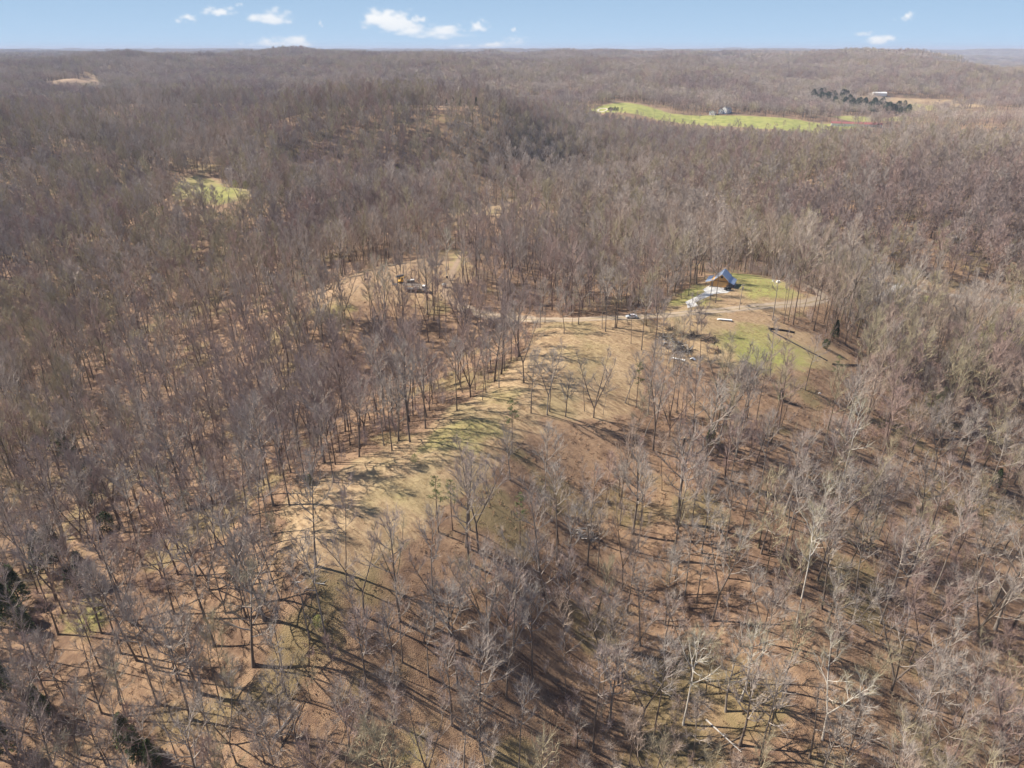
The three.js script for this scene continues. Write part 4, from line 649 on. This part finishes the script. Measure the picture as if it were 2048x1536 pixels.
{
  const p = ground(889, 575), o = thing('fuel_tank', 'small white tank on a dark stand by the gravel lane', 'tank', p.x, p.y, p.z, 0.2); const g = new THREE.CapsuleGeometry(0.55, 1.0, 4, 12); g.rotateZ(Math.PI / 2); g.translate(0, 1.5, 0); part('tank', g, whiteMetal, o); part('stand', [bx(0.12, 1.1, 0.9, -0.6, 0.5, 0), bx(0.12, 1.1, 0.9, 0.6, 0.5, 0), bx(1.3, 0.1, 0.8, 0, 0.5, 0)], std([0.14, 0.12, 0.15]), o);
}
{
  const p = ground(790, 569), o = thing('water_trough', 'long pale water trough lying at the edge of bare dirt', 'trough', p.x, p.y, p.z, 0.1); part('tub', prism([[-1.2, 0], [1.2, 0], [1.3, 0.5], [-1.3, 0.5]], 0.8, 0, 0, -0.4, 0.03), whiteMetal, o); part('water', bx(2.3, 0.02, 0.6, 0, 0.535, 0), std([0.05, 0.06, 0.07], 0.1), o);
}
// ------------------------------------------------------------------ piles, logs, stumps
const deadGrey = std([0.44, 0.41, 0.38]), deadDark = std([0.11, 0.09, 0.075]), cutWood = std([0.62, 0.48, 0.32]);
const stickGeo = [0, 1, 2].map((k) => { const b = new Buf(), r = mulberry(300 + k), pts = [V(-0.5, 0, 0), V(-0.15, (r() - 0.5) * 0.1, (r() - 0.5) * 0.1), V(0.2, (r() - 0.5) * 0.14, (r() - 0.5) * 0.14), V(0.5, (r() - 0.5) * 0.2, (r() - 0.5) * 0.2)]; b.tube(pts, [0.032, 0.028, 0.02, 0.008], 5); b.tube([pts[1], V(0.15, 0.14, 0.1)], [0.016, 0.005], 4); b.tube([pts[2], V(0.45, -0.1, -0.16)], [0.013, 0.004], 4); return solid(b.geo()); });
function brushPile(u, v, n, R, H, label, mats, len = 3.4) {
  const p = ground(u, v), o = thing('brush_pile', label, 'brush pile', p.x, p.y, p.z), r = mulberry(u * 7 + v);
  for (let k = 0; k < n; k++) { const m = new THREE.Mesh(stickGeo[k % 3], mats[k % mats.length]), a = r() * 6.28, d = R * Math.sqrt(r()), L = len * (0.6 + r() * 0.8); m.name = 'branch'; m.castShadow = m.receiveShadow = true; m.scale.set(L, L * 0.9, L * 0.9); const X = Math.cos(a) * d, Z = Math.sin(a) * d * 0.7; m.position.set(X, hAt(p.x + X, p.z + Z) - p.y + 0.15 + (H * (1 - d / R)) * r(), Z); m.rotation.set(r() * 6, r() * 6.28, (r() - 0.5) * 1.1); o.add(m); }
}
brushPile(1347, 692, 90, 4.4, 2.0, 'large pile of pale grey dead branches beside the field', [deadGrey, deadGrey, deadDark]);
brushPile(1366, 703, 60, 3.6, 1.6, 'heap of dark limbs tangled beside the pale branch pile', [deadGrey, deadDark, deadDark]);
brushPile(1332, 676, 36, 3.0, 1.2, 'dark brush heap uphill of the pale branch pile', [deadDark, deadDark, deadGrey]);
brushPile(1420, 682, 40, 3.2, 1.2, 'low brown brush heap in the middle of the field', [deadDark, stoneMat, deadDark]);
brushPile(1428, 702, 30, 2.8, 0.9, 'small dark brush heap on tan grass of the field', [deadDark, stoneMat]);
brushPile(1387, 672, 16, 1.7, 0.7, 'little twig heap between field and branch pile', [deadDark]);
brushPile(1342, 660, 26, 2.0, 1.0, 'dark brush clump just below the gravel road', [deadDark]);
brushPile(1402, 646, 20, 1.8, 0.9, 'dark root heap beside the white sheet stack', [deadDark, stoneMat]);
brushPile(870, 530, 60, 3.4, 1.3, 'heap of dark limbs and logs beside the gravel lane', [deadDark, deadGrey, stoneMat]);
brushPile(790, 530, 40, 4.6, 0.8, 'long windrow of dark limbs behind the bare dirt', [deadDark, deadDark, deadGrey]);
brushPile(1175, 1070, 30, 3.0, 1.2, 'dark tangle of fallen limbs on the wooded slope', [deadDark, deadGrey]);
const logGeo = (() => { const b = new Buf(); b.tube([V(-0.5, 0, 0), V(0, 0.01, 0.02), V(0.5, 0, 0)], [0.05, 0.046, 0.04], 8); return solid(b.geo()); })();
{
  const p = ground(660, 578), o = thing('firewood_heap', 'scattered heap of pale cut logs at the dirt edge', 'firewood', p.x, p.y, p.z), r = mulberry(81);
  for (let k = 0; k < 60; k++) { const m = new THREE.Mesh(logGeo, k % 4 ? cutWood : deadDark); m.name = 'log'; const X = (r() * 2 - 1) * 8, Z = (r() * 2 - 1) * 2.6 + X * -0.15; m.position.set(X, hAt(p.x + X, p.z + Z) - p.y + 0.1 + r() * 0.35, Z); m.rotation.y = r() * 6.28; m.scale.set(1.0 + r() * 1.1, 3.2, 3.2); m.castShadow = m.receiveShadow = true; o.add(m); }
}
function fallen(u0, v0, u1, v1, r, mat, label, group) {
  const a = ground(u0, v0), b = ground(u1, v1), o = thing('fallen_log', label, 'log', a.x, a.y, a.z, 0, group), d = [b.x - a.x, b.y - a.y + r, b.z - a.z], at = (t) => [d[0] * t, r * 0.6 + d[1] * t, d[2] * t];
  part('trunk', bar(at(0), at(1), r, r * 0.5, 8), mat, o); const rn = mulberry(u0 + v1); for (let k = 0; k < 5; k++) { const s = at(0.4 + 0.6 * rn()), e = [s[0] + (rn() - 0.5) * 3 + d[0] * 0.12, s[1] + rn() * 1.2, s[2] + (rn() - 0.5) * 3 + d[2] * 0.12]; part('branch', bar(s, e, r * 0.3, 0.02, 5), mat, o); }
}
fallen(1412, 1440, 1482, 1506, 0.2, deadGrey, 'pale fallen trunk lying downhill from a twin stemmed tree'); fallen(1395, 1520, 1490, 1470, 0.16, deadDark, 'dark fallen trunk crossing below the pale log');
fallen(466, 1004, 494, 1007, 0.16, cutWood, 'short pale barkless log at the foot of ridge grass'); fallen(545, 1480, 600, 1410, 0.2, deadGrey, 'long grey trunk fallen uphill in the hollow wood'); fallen(560, 1500, 612, 1395, 0.16, deadDark, 'thin dark trunk fallen beside a long grey one');
fallen(1672, 858, 1690, 878, 0.17, cutWood, 'bleached broken stem lying among trees below the field'); fallen(1725, 775, 1775, 798, 0.15, deadGrey, 'grey fallen pole below the black silt fence'); fallen(960, 1100, 985, 1110, 0.2, deadDark, 'dark rotten log on the leaf litter below pines'); fallen(1870, 880, 1980, 878, 0.28, deadDark, 'large dark fallen trunk across the shaded slope'); fallen(590, 1165, 650, 1170, 0.2, deadGrey, 'grey fallen trunk below the toe of the grass ridge'); fallen(150, 1200, 210, 1215, 0.22, deadDark, 'dark fallen trunk next to the mossy patch');
function stump(u, v, h, r, label) { const p = ground(u, v), o = thing('tree_stump', label, 'stump', p.x, p.y, p.z); part('stem', bar([0, -0.2, 0], [0, h, 0], r * 1.25, r, 10), deadDark, o); part('cut_face', bar([0, h, 0], [0, h + 0.02, 0], r * 0.97, r * 0.97, 10), cutWood, o); }
stump(731, 560, 1.0, 0.5, 'dark stump alone on the bare dirt'); stump(894, 556, 1.2, 0.45, 'dark stump on grass beside the gravel lane'); stump(825, 541, 0.6, 0.35, 'low stump between trunks behind the skip'); stump(1365, 905, 5.2, 0.32, 'tall broken snag standing on the wooded slope');
// ------------------------------------------------------------------ white sheets and pipes lying in the field
function sheets(u0, v0, u1, v1, w, n, label, tent) {
  const a = ground(u0, v0), b = ground(u1, v1), o = thing('roofing_sheets', label, 'sheet stack', (a.x + b.x) / 2, Math.max(a.y, b.y), (a.z + b.z) / 2, -Math.atan2(b.z - a.z, b.x - a.x)), L = Math.hypot(b.x - a.x, b.z - a.z);
  for (let k = 0; k < n; k++) part('sheet', tent ? bx(L * 0.5, 0.05, w, (k ? 0.23 : -0.23) * L, 0.45, 0, 0, k ? -0.6 : 0.6) : bx(L - k * 0.25, 0.06, w - k * 0.06, k * 0.1, 0.14 + k * 0.09, k * 0.05, 0.02 * k), whiteMetal, o);
  for (let k = 0; k < 3 && !tent; k++) part('batten', bx(0.14, 0.22, w * 0.9, (k - 1) * L * 0.36, 0.0, 0), woodDark, o);
}
sheets(1434, 639, 1464, 643, 1.2, 5, 'neat stack of long white sheets on tan grass'); sheets(1343, 716, 1370, 725, 0.9, 3, 'long white sheets lying below the pale branch pile'); sheets(1379, 718, 1391, 722, 1.3, 2, 'white sheet bent like a tent beside other sheets', true); sheets(1636, 788, 1642, 791, 0.5, 2, 'crumpled white sheet among trees below the silt fence', true);
for (const [u, v, l] of [[1546, 563, 'white drum at the edge of the cabin lawn'], [1556, 565, 'white crate at the edge of the cabin lawn']]) { const p = ground(u, v), o = thing(l.split(' ')[1] === 'drum' ? 'drum' : 'crate', l, l.split(' ')[1], p.x, p.y, p.z, 0.3); if (o.name === 'drum') { part('barrel', bar([0, 0, 0], [0, 1.0, 0], 0.42, 0.42, 14), whiteMetal, o); part('lid', bar([0, 1.0, 0], [0, 1.05, 0], 0.38, 0.38, 14), steel, o); } else { part('box', rbx(1.6, 0.8, 1.0, 0.05, 0, 0.4, 0), whiteMetal, o); part('lid', rbx(1.7, 0.1, 1.1, 0.03, 0, 0.86, 0), whiteMetal, o); } }
// ------------------------------------------------------------------ fences
function siltFence(uv, h, label) {
  const pts = line(...uv), p0 = pts[0], y0 = hAt(...p0), o = thing('silt_fence', label, 'fence', p0[0], y0, p0[1]), cv = new THREE.CatmullRomCurve3(pts.map(([x, z]) => V(x, 0, z)), false, 'catmullrom', 0.2), n = Math.ceil(cv.getLength() / 2.0);
  for (let k = 0; k <= n; k++) { const a = cv.getPointAt(k / n), ya = hAt(a.x, a.z) - y0, A = [a.x - p0[0], ya, a.z - p0[1]]; part('stake', bar([A[0], ya - 0.3, A[2]], [A[0], ya + h + 0.15, A[2]], 0.04, 0.04, 5), woodDark, o); if (k < n) { const b = cv.getPointAt((k + 1) / n), L = Math.hypot(b.x - a.x, b.z - a.z), g = bx(L, h, 0.03, 0, 0, 0); const yb = hAt(b.x, b.z) - y0; g.rotateZ(Math.atan2(yb - ya, L)); g.rotateY(-Math.atan2(b.z - a.z, b.x - a.x)); g.translate((A[0] + b.x - p0[0]) / 2, (ya + yb) / 2 + h * 0.5, (A[2] + b.z - p0[1]) / 2); part('fabric', g, std([0.045, 0.045, 0.05], 0.85), o); } }
}
siltFence([[1537, 659], [1550, 660], [1570, 663], [1589, 667]], 0.8, 'short tall black silt fence at the field edge'); siltFence([[1539, 661], [1560, 673], [1590, 689], [1620, 705], [1655, 723]], 0.5, 'long low black silt fence curving across the field'); siltFence([[1664, 729], [1690, 731], [1716, 731], [1762, 738]], 0.5, 'low black silt fence below the orange dirt bank');
{
  const a = G(1394, 608), b = G(1428, 608), y = hAt(...a), o = thing('rail_fence', 'small dark rail fence on lawn beside the driveway', 'fence', a[0], y, a[1]), d = [b[0] - a[0], b[1] - a[1]], dm = std([0.03, 0.05, 0.035]);
  for (let k = 0; k <= 4; k++) { const X = d[0] * k / 4, Z = d[1] * k / 4, Y = hAt(a[0] + X, a[1] + Z) - y; part('post', bar([X, Y - 0.3, Z], [X, Y + 1.2, Z], 0.06, 0.06, 6), dm, o); if (k < 4) { const X2 = d[0] * (k + 1) / 4, Z2 = d[1] * (k + 1) / 4, Y2 = hAt(a[0] + X2, a[1] + Z2) - y; for (const h of [0.35, 0.7, 1.05]) part('rail', bar([X, Y + h, Z], [X2, Y2 + h, Z2], 0.04, 0.04, 5), dm, o); } }
}
// ------------------------------------------------------------------ far farmland
function house(name, u, v, w, d, h, rise, turn, wallM, roofM, label, extras) {
  const p = ground(u, v), o = thing(name, label, name.includes('shed') || name.includes('barn') ? 'barn' : 'house', p.x, p.y, p.z, turn);
  part('wall', prism([[-w / 2, -1.5], [w / 2, -1.5], [w / 2, h], [0, h + rise], [-w / 2, h]], d, 0, 0, -d / 2, 0.02), wallM, o);
  const L = Math.hypot(w / 2 + 0.4, rise * (1 + 0.8 / w)), a = Math.atan2(rise, w / 2); for (const s of [-1, 1]) { const g = bx(L, 0.15, d + 0.8, 0, 0, 0, 0, s * -a); g.translate(s * (w / 4 + 0.2), h + rise / 2 + 0.06, 0); part('roof', g, roofM, o); }
  part('door', bx(1.2, 2.2, 0.1, 0, 1.1, d / 2 + 0.04), woodDark, o); for (const x of [-w / 3.2, w / 3.2]) part('window', bx(1.1, 1.2, 0.1, x, h * 0.6, d / 2 + 0.04), glass, o); if (extras) extras(o);
}
const roofGrey = std([0.42, 0.43, 0.46], 0.7), roofRed = std([0.27, 0.095, 0.09], 0.8), brownRoof = std([0.25, 0.17, 0.13]);
house('farmhouse', 1452, 226, 14, 22, 7, 5.5, -0.75, whiteMetal, roofGrey, 'white farmhouse with grey roof above the green pasture', (o) => part('chimney', bx(0.9, 3, 0.9, 1, 9, -3), stoneMat, o));
house('farm_shed', 1441, 227, 8, 9, 7, 3, -0.5, whiteMetal, brownRoof, 'small white shed next to the far farmhouse'); house('farm_shed', 1425, 229, 12, 11, 5.5, 3, -0.5, whiteMetal, brownRoof, 'low cream shed with brown roof above the pasture');
house('poultry_barn', 1712, 252, 14, 88, 4, 3, 1.2, whiteMetal, roofRed, 'very long barn with red roof beside the pasture'); house('storage_barn', 1758, 191, 14, 34, 6, 3, 1.45, whiteMetal, whiteMetal, 'long white barn at the edge of the tan far field');
house('hill_house', 1431, 160, 12, 22, 5, 4, 1.4, whiteMetal, whiteMetal, 'white house on the wooded hill above the farmhouse'); house('hill_house', 1466, 158, 8, 12, 4, 3, 1.0, stoneMat, whiteMetal, 'small pinkish house on the wooded hill above the farmhouse');
house('brown_barn', 1796, 210, 8, 40, 3, 2.4, 1.3, stoneMat, brownRoof, 'low brown barn between the two far fields');
{
  const p = ground(1205, 220), o = thing('riding_ring', 'pale sandy oval ring on the far grassy knoll', 'riding ring', p.x, p.y, p.z); const pos = [], idx = []; for (let k = 0; k <= 48; k++) for (let q = 0; q < 2; q++) { const a = k / 48 * 6.2832, R = q ? 1.25 : 0.85, x = Math.cos(a) * 9 * R, z = Math.sin(a) * 13 * R; pos.push(x, hAt(p.x + x, p.z + z) - p.y + 0.25, z); }
  for (let k = 0; k < 48; k++) idx.push(k * 2, k * 2 + 1, k * 2 + 2, k * 2 + 1, k * 2 + 3, k * 2 + 2); const g = new THREE.BufferGeometry(); g.setAttribute('position', new THREE.Float32BufferAttribute(pos, 3)); g.setIndex(idx); g.computeVertexNormals(); solid(g); part('track', g, std([0.52, 0.46, 0.39]), o); for (let k = 0; k < 16; k++) { const a = k / 16 * 6.2832, x = Math.cos(a) * 11.4, z = Math.sin(a) * 16.4, y = hAt(p.x + x, p.z + z) - p.y; part('post', bar([x, y - 0.3, z], [x, y + 1.3, z], 0.08, 0.08, 5), whiteMetal, o); }
}
for (let k = 0; k < 8; k++) evergreen(1217 + k * 2.6, 221.5 - (k % 2), 3, 1.3 + (k % 3) * 0.2, 'dark clipped evergreen in the hedge beside the sandy ring', 'hedge beside the sandy ring', 0);
renderer.render(scene, camera);
